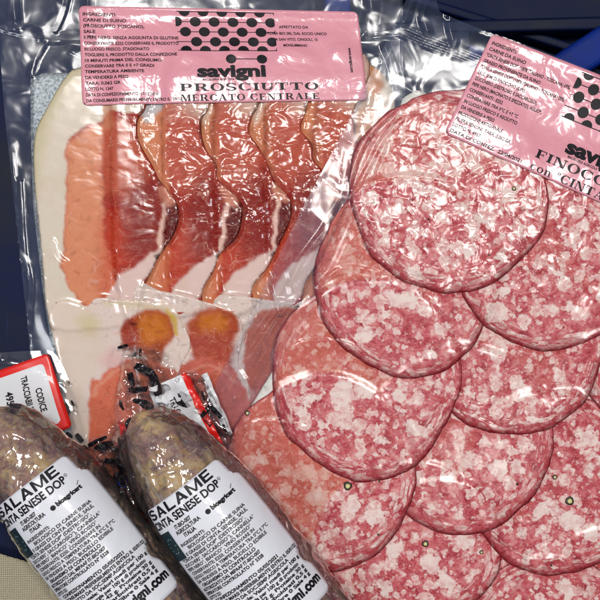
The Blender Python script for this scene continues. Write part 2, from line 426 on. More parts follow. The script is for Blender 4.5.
RED = (168, 40, 28)
def paint(x, y, base, layers, seed, warpA=5):
    wx = x + warpA * fbm(x / 16, y / 16, seed); wy = y + warpA * fbm(x / 16 + 50, y / 16, seed + 3)
    c = np.tile(np.array(lin(base)), (len(x), 1)); lean = np.full(len(x), 1.0); crack = np.zeros(len(x))
    for L in layers:
        poly, rgb, soft, ln = L[:4]; op = L[4] if len(L) > 4 else 1.0; ck = L[5] if len(L) > 5 else 0
        if isinstance(poly, tuple):   # a line with a width
            dd = dline(spline(poly[0], 5, False), wx, wy) - poly[1] * (1 + .5 * fbm(x / 9, y / 9, seed + 9))
        else: dd = sdf(spline(poly, 4), wx, wy)[0]
        a = smooth(soft, -soft, dd) * op
        c = c * (1 - a[:, None]) + np.array(lin(rgb)) * a[:, None]; lean = lean * (1 - a) + ln * a; crack = crack * (1 - a) + ck * a
    return c, lean, crack
def shift(P, dx, dy=0):
    if isinstance(P, tuple): return ([(a + dx, b + dy) for a, b in P[0]], P[1])
    return [(a + dx, b + dy) for a, b in P]
crease = [(146, 60), (146, 104), (138, 118), (137, 135), (143, 150), (152, 165), (158, 178), (168, 190), (177, 203), (179, 220), (172, 238), (160, 254), (152, 270), (142, 290), (136, 312)]
tmpl = [
    ([(60, 40), (150, 40), (150, 112), (128, 120), (112, 116), (90, 124), (60, 150)], (226, 196, 180), 6, .15, .8),
    ([(99, 100), (112, 96), (110, 125), (100, 128)], (196, 92, 62), 4, .8, .7),
    ([(58, 100), (102, 110), (102, 320), (50, 320)], (224, 140, 98), 2.2, .75, 1, .6),
    ([(103, 110), (128, 112), (150, 160), (140, 190), (104, 180)], (204, 96, 76), 12, .9, .8),
    ([(103, 215), (128, 225), (128, 262), (108, 296), (100, 300)], (206, 66, 36), 12, 1, .7),
    ([(140, 176), (160, 182), (172, 200), (170, 245), (150, 255), (128, 250), (126, 205)], (124, 20, 20), 14, 1, .62),
    ([(170, 202), (184, 206), (184, 224), (168, 248), (160, 250), (163, 222)], (100, 14, 18), 3, 1, 1),
    (([(172, 196), (165, 206), (162, 222), (160, 240), (161, 252)], 2.2), (242, 196, 182), 1.2, .1, 1),
    ([(158, 188), (166, 187), (176, 200), (172, 207), (162, 202)], (218, 140, 116), 2.5, .4, .9),
    (([(148, 92), (140, 116), (139, 135), (145, 150), (154, 165), (162, 184)], 1.3), (92, 40, 30), 1.3, 1, .8),
    ([(163, 250), (148, 257), (128, 270), (113, 284), (106, 306), (118, 314), (136, 300), (146, 278), (157, 264)], (236, 204, 196), 1.8, .05),
    ([(155, 256), (161, 253), (162, 257), (157, 260)], (70, 50, 40), 1.0, .5, .9),
]
def ham_slice(outline, base, layers, seed, th=2.6, bl=2.6, step=1.7):
    ridge = .9 if th > 3 else 0.0
    P = spline(outline, 4); z = lay(P, th, bl)
    x, y, F, d = sheet(P, step)
    c, lean, crack = paint(x, y, base, layers, seed)
    z = sample(z, x, y) + .12 * fbm(x / 9, y / 9, seed) - (1.2 if th > 2 else .3) * smooth(-2.2, 0, d) + ridge * np.exp(-((d + 4) / 2.6) ** 2)
    o = mesh_obj('ham_slice', to_world(x, y, z, ZA), F, M['ham'], packA, {'pos': pos(x, y, seed * 37), 'col': c, 'lean': lean, 'crack': crack}); solid(o, th * .7)
    return o
offs = [0, 62, 114, 166, 216, 262]
# lower row (bottom slices first)
CR = (238, 218, 208); FL = (240, 206, 196)
def lower(dx, dy, seed, extra, outline):
    ham_slice(outline, CR, extra, seed, 2.6)
# sixth and fifth upper slices on the right
right_slice = [(330, 50), (365, 60), (382, 70), (393, 88), (396, 112), (390, 150), (384, 230), (372, 320), (300, 330), (290, 200)]
ham_slice(right_slice, (232, 166, 122), [
    ([(340, 40), (400, 40), (410, 100), (402, 160), (398, 320), (380, 320), (384, 150), (384, 100), (374, 84), (350, 78)], (230, 214, 190), 3, .05),
    ([(366, 66), (378, 68), (384, 84), (374, 94), (364, 84)], (238, 160, 104), 2, .6, .9, .5),
    ([(340, 70), (372, 96), (386, 88), (384, 104), (350, 102)], (232, 208, 180), 4, .1, .8),
    ([(330, 170), (390, 160), (380, 300), (320, 300)], (176, 66, 60), 14, 1, .8),
], 61)
for j in (4, 3, 2, 1):
    dx = offs[j]; sc = 1.0
    dz = {1: 0, 2: -3, 3: -6, 4: -8}[j]
    rj = random.Random(j * 5)
    cr = shift(crease, dx); cr = [(a + rj.uniform(-3, 3), b) for a, b in cr]; cr = [(a + (0 if b < 160 else dz * .3), b + dz) for a, b in cr]
    out = [(dx + 60, 50)] + cr + [(dx + 100, 318), (dx + 62, 315), (dx + 50, 200)]
    lay_ = [((shift(L[0], dx, dz)),) + tuple(L[1:]) for L in tmpl]
    if j >= 2:
        lay_.append((([(dx + 101, 105), (dx + 99, 130), (dx + 100, 170), (dx + 102, 215)], 2.6), (128, 26, 20), 4, 1, .6))
    else:
        lay_.append(([(145, 96), (165, 96), (158, 112), (146, 124), (141, 118)], (206, 208, 214), 2.5, 0, .9))
    if j in (2, 3): lay_.append(([(dx + 88, 98), (dx + 98, 98), (dx + 96, 116), (dx + 88, 124)], (238, 206, 186), 3, .1, .9))
    ham_slice(out, RED, lay_, 20 + j, 3.4)
    pass
# slice 1 with the broad white rind on the left
s1 = [(78, 66), (66, 74), (56, 88), (45, 108), (35, 128), (32, 150), (33, 185), (37, 222), (41, 265), (46, 315), (60, 330)] + [(130, 325)] + crease[::-1]
lay1 = [
    ([(20, 50), (96, 50), (150, 60), (140, 112), (112, 108), (96, 122), (80, 128), (66, 142), (66, 180), (64, 220), (61, 262), (66, 282), (78, 300), (90, 330), (20, 340)], (232, 218, 200), 1.6, .03),
    ([(20, 50), (80, 60), (70, 80), (52, 110), (44, 140), (30, 200)], (206, 196, 150), 10, .03, .7),
    ([(66, 146), (74, 136), (94, 126), (104, 124), (102, 170), (104, 240), (113, 275), (111, 300), (88, 306), (74, 294), (62, 268), (66, 190)], (230, 144, 104), 3.0, .8, 1, 1.0),
    ([(104, 122), (122, 122), (132, 132), (148, 165), (140, 190), (104, 190)], (200, 92, 66), 9, .9, .9),
    ([(104, 92), (110, 92), (112, 125), (101, 125)], (216, 140, 104), 4, .5, .7),
] + tmpl[4:]
ham_slice(s1, RED, lay1, 3, 3.6)
# lower row
musC = [(250, 322), (262, 311), (290, 307), (306, 320), (292, 360), (270, 384), (250, 388), (244, 350)]
ham_slice([(214, 300), (240, 296), (275, 301), (330, 304), (345, 320), (320, 380), (290, 470), (220, 560), (190, 480), (205, 360)], CR, [
    (musC, (196, 88, 44), 2, 1),
    ([(300, 320), (330, 320), (320, 360), (300, 380)], (206, 190, 190), 8, .1, .6),
    ([(262, 380), (285, 385), (262, 470), (225, 480), (225, 430)], (186, 80, 66), 6, 1, .9)], 31, 1.3, 8)
musB = [(190, 320), (200, 309), (220, 306), (235, 312), (239, 326), (233, 345), (228, 368), (208, 372), (194, 356), (187, 338)]
ham_slice([(134, 290), (160, 291), (185, 296), (208, 303), (222, 309), (238, 316), (243, 335), (238, 365), (250, 400), (235, 520), (150, 540), (140, 400)], CR, [
    (musB, (184, 78, 46), 3, 1), ([(198, 318), (214, 312), (228, 320), (222, 335), (204, 334)], (216, 122, 40), 6, .9, .9),
    ([(188, 335), (232, 335), (226, 368), (196, 360)], (174, 62, 44), 7, 1, .7),
    ([(172, 382), (184, 364), (204, 358), (226, 364), (242, 385), (250, 420), (236, 560), (160, 560)], (208, 98, 78), 1.8, 1),
    (([(176, 396), (190, 372), (214, 366), (236, 382)], 1.5), (226, 150, 130), 1.5, .6, .6)], 33, 1.3, 8)
musA = [(121, 334), (127, 319), (144, 310), (160, 310), (172, 321), (174, 334), (165, 349), (161, 364), (150, 368), (140, 354), (124, 348)]
ham_slice([(86, 306), (96, 298), (128, 300), (150, 302), (172, 306), (180, 320), (190, 345), (178, 375), (190, 420), (180, 560), (96, 575), (78, 480), (66, 410), (55, 352), (47, 316), (60, 300)], CR, [
    ([(40, 290), (90, 306), (100, 360), (80, 400), (96, 470), (100, 560), (40, 560)], (236, 216, 200), 8, .03),
    ([(78, 318), (90, 312), (98, 322), (92, 334), (80, 330)], (214, 196, 136), 8, .05, .55),
    (([(104, 303), (140, 306), (166, 309), (178, 320)], 2.4), (224, 204, 150), 4, .2, .6),
    ([(110, 350), (130, 360), (136, 380), (112, 372), (100, 362)], (234, 178, 176), 8, .1, .7),
    (musA, (182, 78, 34), 3, 1), ([(140, 318), (160, 316), (168, 328), (158, 342), (142, 340)], (216, 122, 34), 6, .9, .9),
    ([(121, 334), (127, 320), (136, 324), (134, 348), (124, 348)], (166, 60, 46), 3, 1, .9),
    (([(166, 312), (175, 322), (176, 334)], 2.2), (216, 176, 60), 2, .2, .9),
    ([(89, 396), (96, 380), (112, 368), (138, 360), (166, 368), (178, 392), (172, 560), (92, 560)], (222, 108, 74), 1.8, 1, 1, .25),
    (([(92, 396), (100, 382), (118, 370), (140, 363)], 1.6), (236, 160, 130), 1.4, .5, .7)], 35, 1.3, 8)

def crinkle_lines(lines, x, y):
    z = 0
    for pts, w, a in lines: z = z + a * np.exp(-(dline(spline(pts, 5, False), x, y) / w) ** 2)
    return z
# front film: lies tight on the meat
HA = H.copy()
dF, _, _ = sdf(filmA, GXX, GYY)
FA = np.maximum(blur(HA, 2.2), HA) + 1.0
FA = np.where(HA > 2.4, FA, np.maximum(blur(HA, 9), HA) + .9 + .45 * fbm(GXX / 34, GYY / 34, 8))
FA = np.maximum(blur(FA, 1.6), HA + .7)
linesA = [([(-5, 22), (30, 31), (50, 37), (80, 34), (200, 33), (330, 34), (400, 28)], 1.2, 2.0), ([(-5, 26), (30, 35), (50, 40), (80, 38), (200, 37), (330, 38), (400, 33)], 1.2, 2.0),
          ([(-5, 18), (30, 27), (50, 33), (80, 31), (200, 30), (330, 30), (400, 24)], 1.0, 1.4),
          ([(42, 42), (34, 56), (29, 74)], 2.0, 3.5), ([(52, 26), (60, 8), (66, -20)], 4, 6), ([(14, 22), (12, 0), (16, -20)], 4, 4), ([(90, 32), (86, 0), (92, -20)], 3, 3),
          ([(366, 30), (372, 5), (368, -20)], 5, 4), ([(385, 44), (392, 62), (398, 90)], 2.5, 4), ([(70, 48), (84, 54), (100, 50)], 3, 2),
          ([(18, 180), (22, 250), (28, 285), (24, 330)], 2.5, 2.5), ([(10, 150), (18, 262), (24, 275)], 1.8, 1.6), ([(84, 307), (97, 299), (128, 301), (150, 302)], 1.6, 1.4),
          ([(136, 289), (165, 293), (208, 303), (226, 311)], 1.6, 2.0), ([(222, 300), (240, 297), (300, 304)], 1.6, 1.8), ([(52, 240), (58, 256), (66, 262)], 1.4, 1.2)]
FA = FA + crinkle_lines(linesA, GXX, GYY)
FA = np.where(dF < 0, FA, 0)
x, y, F, d = sheet(filmA, 2.0)
z = sample(FA, x, y)
wr = .25 + .75 * smooth(2.0, 5.0, sample(blur(HA, 5), x, y))
fatd = smooth(12, -8, sdf([(30, 60), (100, 60), (64, 150), (62, 280), (100, 320), (150, 300), (340, 300), (330, 600), (40, 600)], x, y)[0])
wr = wr * (1 - .6 * fatd)
zone = smooth(34, -18, sdf([(146, 90), (350, 90), (330, 175), (250, 215), (170, 190)], x, y)[0] + 22 * fbm(x / 30, y / 30, 77))
wr = wr * (.09 + .8 * zone)
mk = .05 + 1.2 * (1 - smooth(1.5, 4.0, sample(blur(HA, 4), x, y)))
mesh_obj('film', to_world(x, y, z, ZA), F, M['film_a'], packA, {'pos': pos(x, y), 'wrinkle': wr, 'milky': mk})

# ------------------------------------------------------------------ PACK B : fennel salami
ZB = 24
baseB = np.maximum(blur(np.where(dF < 0, np.maximum(FA, 1), 0), 20) + 4, blur(np.where(dF < 0, np.maximum(FA, 1), 0), 6) + 1.6)
baseB = np.maximum(baseB, np.where(dF < 0, FA + 1.0, 0))
baseB = np.maximum(baseB, 13.5 * smooth(-40, 10, -sdf([(414, -18), (441, 9), (545, 48), (760, 136), (760, 690), (180, 690), (206, 402), (300, 212)], GXX, GYY)[0]))
baseB = np.maximum(blur(baseB, 9), np.where(dF < 0, FA + .5, 0))
packB = empty('salami_pack', 460, 330, 4, ZB, 'clear vacuum pack of overlapping pink salami slices flecked with white fat', 'meat pack')
filmB = [(414, -18), (436, -14), (441, 9), (482, 26), (545, 48), (760, 136), (760, 690), (180, 690), (206, 402), (262, 290), (300, 212), (350, 118), (385, 43)]
boardB = [(404, 96), (418, 88), (444, 98), (760, 225), (760, 670), (190, 670), (250, 408), (276, 366), (308, 322), (324, 286), (374, 180)]
H = baseB.copy(); Hb0 = baseB.copy()
zB = lay(boardB, 1.5)
x, y, F, d = sheet(boardB, 5)
o = mesh_obj('board', to_world(x, y, sample(zB, x, y), ZB), F, M['board'], packB, {'pos': pos(x, y)}); solid(o, 1.0)
x, y, F, d = sheet(filmB, 4)
mesh_obj('back_film', to_world(x, y, sample(baseB, x, y) + .1, ZB), F, M['back'], packB, {'pos': pos(x, y), 'wrinkle': np.ones_like(x), 'milky': np.ones_like(x)})

chunks = [(410, 172, 17, 10), (509, 194, 9, 14), (414, 272, 12, 8), (498, 312, 15, 12), (366, 333, 12, 10), (392, 297, 13, 9), (300, 373, 10, 8), (343, 394, 13, 20), (364, 389, 16, 11),
          (315, 398, 6, 10), (300, 410, 7, 12), (320, 424, 8, 6), (505, 291, 9, 7), (501, 257, 6, 9), (573, 308, 7, 6), (570, 244, 9, 5), (408, 301, 12, 10), (433, 353, 9, 6), (500, 352, 8, 14),
          (417, 429, 17, 8), (467, 462, 8, 11), (500, 470, 13, 11), (518, 469, 9, 8), (543, 510, 9, 14), (573, 523, 16, 12), (592, 534, 11, 10), (430, 565, 12, 11), (447, 582, 13, 9), (465, 543, 12, 8),
          (527, 561, 7, 6), (566, 590, 14, 8), (310, 473, 17, 8), (318, 498, 14, 11), (352, 507, 10, 14), (373, 518, 10, 12), (312, 555, 8, 7), (395, 552, 9, 12), (260, 460, 9, 7), (345, 424, 9, 6),
          (470, 395, 10, 6), (520, 385, 9, 8), (560, 372, 8, 6), (590, 392, 10, 8), (437, 330, 8, 7), (380, 440, 8, 6), (560, 272, 9, 6), (586, 225, 10, 8), (435, 128, 10, 8), (385, 150, 6, 9), (470, 250, 8, 10),
          (345, 230, 6, 9), (355, 500, 6, 8), (285, 530, 10, 8), (250, 400, 7, 9), (450, 480, 9, 6), (590, 440, 12, 9), (400, 395, 8, 9), (480, 220, 7, 5), (440, 215, 8, 5), (537, 420, 12, 6), (385, 590, 12, 8)]
SL = [(600, 470, 86, 80, 0), (500, 600, 90, 80, 0), (610, 610, 90, 80, 0), (440, 560, 84, 80, 0), (300, 640, 90, 90, 0),
      (552, 640, 92, 84, 0), (408, 546, 96, 82, 3), (644, 402, 94, 78, 0), (558, 482, 93, 92, 0), (462, 440, 91, 94, 5), (668, 350, 92, 88, 0),
      (514, 345, 93, 90, 0), (322, 472, 95, 99, 4), (366, 378, 95, 101, -4), (407, 277, 91, 99, 5), (648, 200, 98, 92, 0), (553, 250, 105, 98, 0), (450, 190, 101, 103, 8)]
corns = {12: [(348, 487, 4.2), (247, 414, 2.6)], 6: [(426, 545, 3.4), (482, 553, 2.0)], 8: [(571, 502, 4.4), (556, 478, 2.4)], 17: [(515, 188, 2.2)]}
def corn_mat(name, rgb, rgb2):
    t = NT(name); p = t.attr('pos'); l = t.n('ShaderNodeVectorMath', operation='LENGTH'); t.put(l, 0, p)
    c = t.ramp(l.outputs[1], [(0, rgb), (.42, rgb), (.55, (90, 80, 40)), (.7, rgb2), (1, rgb2)])
    return t.done(t.princ(Base_Color=c, Roughness=.5))
M['corn'] = corn_mat('cut peppercorn', (214, 206, 140), (44, 38, 24))
names_lab = {}
cover = np.zeros(GXX.shape)
for si, (cx, cy, rx, ry, rot) in enumerate(SL):
    th_ = np.linspace(0, 2 * math.pi, 100, endpoint=False); a = math.radians(rot)
    rr = 1 + .05 * gnoise(np.cos(th_) * 1.4 + si * 7, np.sin(th_) * 1.4, 4) + .016 * gnoise(np.cos(th_) * 4.5 + si * 7, np.sin(th_) * 4.5, 5) + .006 * gnoise(np.cos(th_) * 14 + si * 7, np.sin(th_) * 14, 6)
    ex = rx * rr * np.cos(th_); ey = ry * rr * np.sin(th_)
    P = np.stack([cx + ex * math.cos(a) + ey * math.sin(a), cy - ex * math.sin(a) + ey * math.cos(a)], -1)
    H0 = H.copy(); dg_, _, _ = sdf(P, GXX, GYY)
    z = lay(P, 1.7, 2.6)
    H = np.where(dg_ < 0, np.maximum(H0, z - .5 * (1 - smooth(0, 2.5, -dg_))), H0)
    under = blur(cover, 2.0); cover = np.maximum(cover, (dg_ < 0).astype(float))
    x, y, F, d = sheet(P, 1.7)
    lx, ly = x - cx, y - cy; th = np.arctan2(ly * rx / ry, lx); rad = np.sqrt((lx / rx) ** 2 + (ly / ry) ** 2)
    R = (rx + ry) / 2
    th2 = th + .25 * fbm(x / 40, y / 40, si)
    pol = np.stack([np.cos(th2) * R * .5, np.sin(th2) * R * .5, rad * R * 1.7 + 3 * fbm(x / 30, y / 30, si + 9)], -1)
    ch = np.full(len(x), 50.0)
    for i, (qx, qy, qa, qb) in enumerate(chunks):
        t_ = (i * 2.4) % 3.14; c_, s_ = math.cos(t_ * .35), math.sin(t_ * .35)
        dx, dy = x - qx, y - qy; u = (dx * c_ + dy * s_) / qa; v = (-dx * s_ + dy * c_) / qb
        ch = np.minimum(ch, (np.sqrt(u * u + v * v) - 1) * min(qa, qb))
    rim = smooth(32, 0, -d)
    un = sample(under, x, y); warm = (1 - smooth(.3, .7, un + .12 * fbm(x / 6, y / 6, si))) * (.25 + .75 * smooth(450, 340, x))
    zz = sample(z, x, y) + .4 * fbm(x / 9, y / 9, si) - .5 * (1 - smooth(0, 2.5, -d))
    o = mesh_obj('salami_slice', to_world(x, y, zz, ZB), F, M['salami'], packB,
                 {'pos': pos(x, y, si * 131, si * 57) * (.86 + .4 * ((si * 5) % 7) / 7), 'pol': pol + si * 3.7, 'rim': rim, 'edge': -d / (.22 + .95 * smooth(-.5, .6, ly / ry - .25 * lx / rx)), 'chunk': ch, 'warm': warm})  # edge band grows towards the lower left, putting rim shade into the colour
    solid(o, .7)
    for (qx, qy, qr) in corns.get(si, []):
        n_ = 20; V_ = [(qx, qy, 1.3)]; pr = [(0, 0, 0)]; Fs = []
        for k, (rr_, hz) in enumerate(((.35, 1.35), (.62, 1.25), (.85, 1.2), (1.0, .6), (1.08, -.8))):
            for q in range(n_):
                an = q / n_ * 2 * math.pi; w_ = 1 + .06 * math.sin(3 * an + qx) + .04 * math.sin(7 * an)
                V_.append((qx + qr * rr_ * w_ * math.cos(an), qy + qr * rr_ * w_ * math.sin(an), hz)); pr.append((rr_ * math.cos(an), rr_ * math.sin(an), 0))
                if k == 0: Fs.append((0, 1 + (q + 1) % n_, 1 + q))
                else: Fs.append((1 + (k - 1) * n_ + q, 1 + (k - 1) * n_ + (q + 1) % n_, 1 + k * n_ + (q + 1) % n_, 1 + k * n_ + q))
        V_ = np.array(V_); zc = float(sample(z, qx, qy))
        mesh_obj('peppercorn', to_world(V_[:, 0], V_[:, 1], V_[:, 2] + zc, ZB), Fs, M['corn'], o, {'pos': np.array(pr)})

HB = H.copy(); dB, _, _ = sdf(filmB, GXX, GYY)
FB = np.maximum(blur(HB, 2.4), HB) + 1.1
meatB = smooth(.5, 2.5, blur(HB - Hb0, 3) - 1.2)
FB = FB * meatB + (np.maximum(blur(HB, 5), HB) + 1.0 + .5 * fbm(GXX / 38, GYY / 38, 18)) * (1 - meatB)
FB = np.maximum(blur(FB, 1.6), HB + .8)
linesB = [([(392, 22), (420, 36), (450, 47), (482, 60), (560, 92)], 1.1, 2.0), ([(389, 27), (418, 41), (448, 52), (480, 65)], 1.1, 2.2), ([(394, 18), (424, 31), (452, 42), (484, 55)], 1.0, 1.6),
          ([(404, 20), (410, 4), (416, -12)], 4, 6), ([(428, 30), (424, 10), (434, -10)], 3, 6), ([(456, 44), (452, 30), (450, 18)], 3, 3.5), ([(482, 27), (515, 38), (545, 50), (600, 73)], 1.6, 1.5),
          ([(398, 106), (376, 126), (362, 146), (352, 172), (348, 192), (338, 214), (318, 256), (296, 300), (268, 346), (238, 398)], 2.0, 3.4),
          ([(402, 118), (384, 138), (372, 160), (356, 190)], 1.6, 2.2), ([(346, 200), (322, 232), (300, 262), (282, 300), (262, 330)], 1.8, 2.2),
          ([(345, 205), (320, 245), (300, 275), (285, 300)], 6, 2.0), ([(262, 330), (240, 362), (222, 392)], 2, 2.2),
          ([(400, 60), (406, 78), (420, 90)], 2.0, 1.6), ([(470, 405), (482, 408), (494, 400)], 1.8, 2.0), ([(455, 395), (470, 415), (500, 430)], 1.2, 1.0),
          ([(318, 286), (330, 275), (348, 267), (378, 272)], 1.2, 1.6), ([(276, 362), (298, 344), (330, 341), (352, 346)], 1.2, 1.6), ([(238, 430), (262, 422), (290, 424), (305, 428)], 1.2, 1.4),
          ([(353, 191), (373, 180), (410, 175), (453, 180)], 1.3, 1.8), ([(463, 178), (487, 163), (500, 160)], 1.3, 1.6), ([(520, 240), (528, 262), (516, 300)], 1.0, 1.2), ([(560, 455), (582, 470), (600, 500)], 1.4, 1.8)]
FB = FB + crinkle_lines(linesB, GXX, GYY)
x, y, F, d = sheet(filmB, 2.0)
zf = sample(FB, x, y)
mB = sample(meatB, x, y)
wr = .09 + .91 * mB
zone = smooth(40, -25, sdf([(380, 110), (470, 120), (590, 190), (570, 260), (480, 280), (380, 250), (340, 200)], x, y)[0] + 26 * fbm(x / 34, y / 34, 78))
wr *= .13 + .58 * zone
mk = .05 + 1.2 * (1 - mB)
mesh_obj('film', to_world(x, y, zf, ZB), F, M['film_b'], packB, {'pos': pos(x, y, 300, 70), 'wrinkle': wr, 'milky': mk})

# ------------------------------------------------------------------ lettering
TXT = {}
def text_mesh(s, bold=0.0):
    k = (s, bold)
    if k in TXT: return TXT[k]
    cu = bpy.data.curves.new('t', 'FONT'); cu.body = s; cu.resolution_u = 3; cu.offset = bold; cu.fill_mode = 'FRONT'; cu.space_character = 1.25 if s == 'SALAME' else 1.0
    ob = bpy.data.objects.new('t', cu); COL.objects.link(ob)
    dg = bpy.context.evaluated_depsgraph_get(); dg.update()
    me = bpy.data.meshes.new_from_object(ob.evaluated_get(dg))
    V = np.array([v.co[:2] for v in me.vertices]) if len(me.vertices) else np.zeros((0, 2)); Fc = [tuple(p.vertices) for p in me.polygons]
    bpy.data.objects.remove(ob); bpy.data.curves.remove(cu); bpy.data.meshes.remove(me)
    TXT[k] = (V, Fc); return TXT[k]
CAPH = .729
class Ink:
    """collects flat printed shapes in label coordinates (u right, v down)"""
    def __init__(s): s.V = []; s.F = []; s.n = 0
    def add(s, V, F):
        s.V.append(np.asarray(V, float)); s.F += [tuple(i + s.n for i in f) for f in F]; s.n += len(V)
    def text(s, st, u, v, h, w=None, bold=0.0, slant=0, rot=0):
        V, F = text_mesh(st, bold)
        if not len(V): return
        V = V.copy(); sc = h / CAPH; x0 = V[:, 0].min(); sx = sc if w is None else w / max(1e-6, V[:, 0].max() - x0)
        X = (V[:, 0] - x0) * sx + slant * V[:, 1] * sc; Y = -V[:, 1] * sc
        c, q = math.cos(rot), math.sin(rot)
        s.add(np.stack([u + X * c - Y * q, v + X * q + Y * c], -1), F)
    def poly(s, P): s.add(P, [tuple(range(len(P)))])
    def disc(s, u, v, ru, rv=None, clip=None, n=20):
        rv = rv or ru; P = [(u + ru * math.cos(i / n * 6.28318), v + rv * math.sin(i / n * 6.28318)) for i in range(n)]
        if clip: P = [(min(max(a, clip[0]), clip[1]), min(max(b, clip[2]), clip[3])) for a, b in P]
        s.add([(u if not clip else min(max(u, clip[0]), clip[1]), v if not clip else min(max(v, clip[2]), clip[3]))] + P, [(0, 1 + i, 1 + (i + 1) % n) for i in range(n)])
    def line(s, u0, v0, u1, v1, w):
        L = math.hypot(u1 - u0, v1 - v0) + 1e-9; nx, ny = -(v1 - v0) / L * w / 2, (u1 - u0) / L * w / 2
        s.poly([(u0 + nx, v0 + ny), (u1 + nx, v1 + ny), (u1 - nx, v1 - ny), (u0 - nx, v0 - ny)])
    def block(s, st, u, v, h, w, gap=.14):
        def Rr(a, b, c, d): return [(a, b), (c, b), (c, d), (a, d)]
        def arc(cx, cy, rx, ry, a0, a1, T=.24, t=.2, n=14):
            o = []
            for i in range(n):
                q = []
                for k, out in ((i, 1), (i + 1, 1), (i + 1, 0), (i, 0)):
                    an = math.radians(a0 + (a1 - a0) * k / n); q.append((cx + (rx if out else rx - T) * math.cos(an), cy + (ry if out else ry - t) * math.sin(an)))
                o.append(q)
            return o
        D = {'S': (arc(.5, .71, .48, .31, 10, 270) + arc(.5, .3, .48, .31, -170, 90), .98),
             'A': ([[(0, 0), (.25, 0), (.62, 1), (.38, 1)], [(.75, 0), (1, 0), (.62, 1), (.38, 1)], Rr(.22, .2, .78, .36)], 1.0),
             'L': ([Rr(0, 0, .24, 1), Rr(.24, 0, .82, .2)], .84),
             'M': ([Rr(0, 0, .22, 1), Rr(.98, 0, 1.2, 1), [(.22, 1), (.22, .62), (.52, 0), (.68, 0)], [(.98, 1), (.98, .62), (.68, 0), (.52, 0)]], 1.2),
             'E': ([Rr(0, 0, .24, 1), Rr(.24, 0, .86, .2), Rr(.24, .8, .84, 1), Rr(.24, .41, .78, .59)], .88)}
        tot = sum(D[c][1] + gap for c in st) - gap; x0 = 0
        for c in st:
            for P in D[c][0]: s.add([(u + (x0 + a) * w / tot, v - b * h) for a, b in P], [tuple(range(len(P)))])
            x0 += D[c][1] + gap
    # thick-and-thin capital letters with slab serifs
    def serif(s, st, u, v, h, w, gap=.16):
        G = []; xcur = 0
        for chr_ in st:
            pr, adv = glyph(chr_); G.append((xcur, pr)); xcur += adv + gap
        tot = xcur - gap; sx = w / tot
        for x0, pr in G:
            for P in pr: s.add([(u + (x0 + a) * sx, v - b * h) for a, b in P], [tuple(range(len(P)))])
    def build(s, name, mat, parent, mapf):
        V = np.concatenate(s.V).tolist(); T = []
        for f in s.F: T += [(f[0], f[i], f[i + 1]) for i in range(1, len(f) - 1)]
        out = []; st = T
        while st:      # long thin triangles are cut so that the print follows the paper
            a, b, c = st.pop(); L = [math.dist(V[a], V[b]), math.dist(V[b], V[c]), math.dist(V[c], V[a])]; m = max(L)
            if m < 4.0: out.append((a, b, c)); continue
            k = L.index(m); a, b, c = ((a, b, c), (b, c, a), (c, a, b))[k]
            V.append([(V[a][0] + V[b][0]) / 2, (V[a][1] + V[b][1]) / 2]); n = len(V) - 1; st += [(a, n, c), (n, b, c)]
        s.F = out; V = np.array(V); W = mapf(V[:, 0], V[:, 1])
        return mesh_obj(name, W, s.F, mat, parent, smoothed=False)
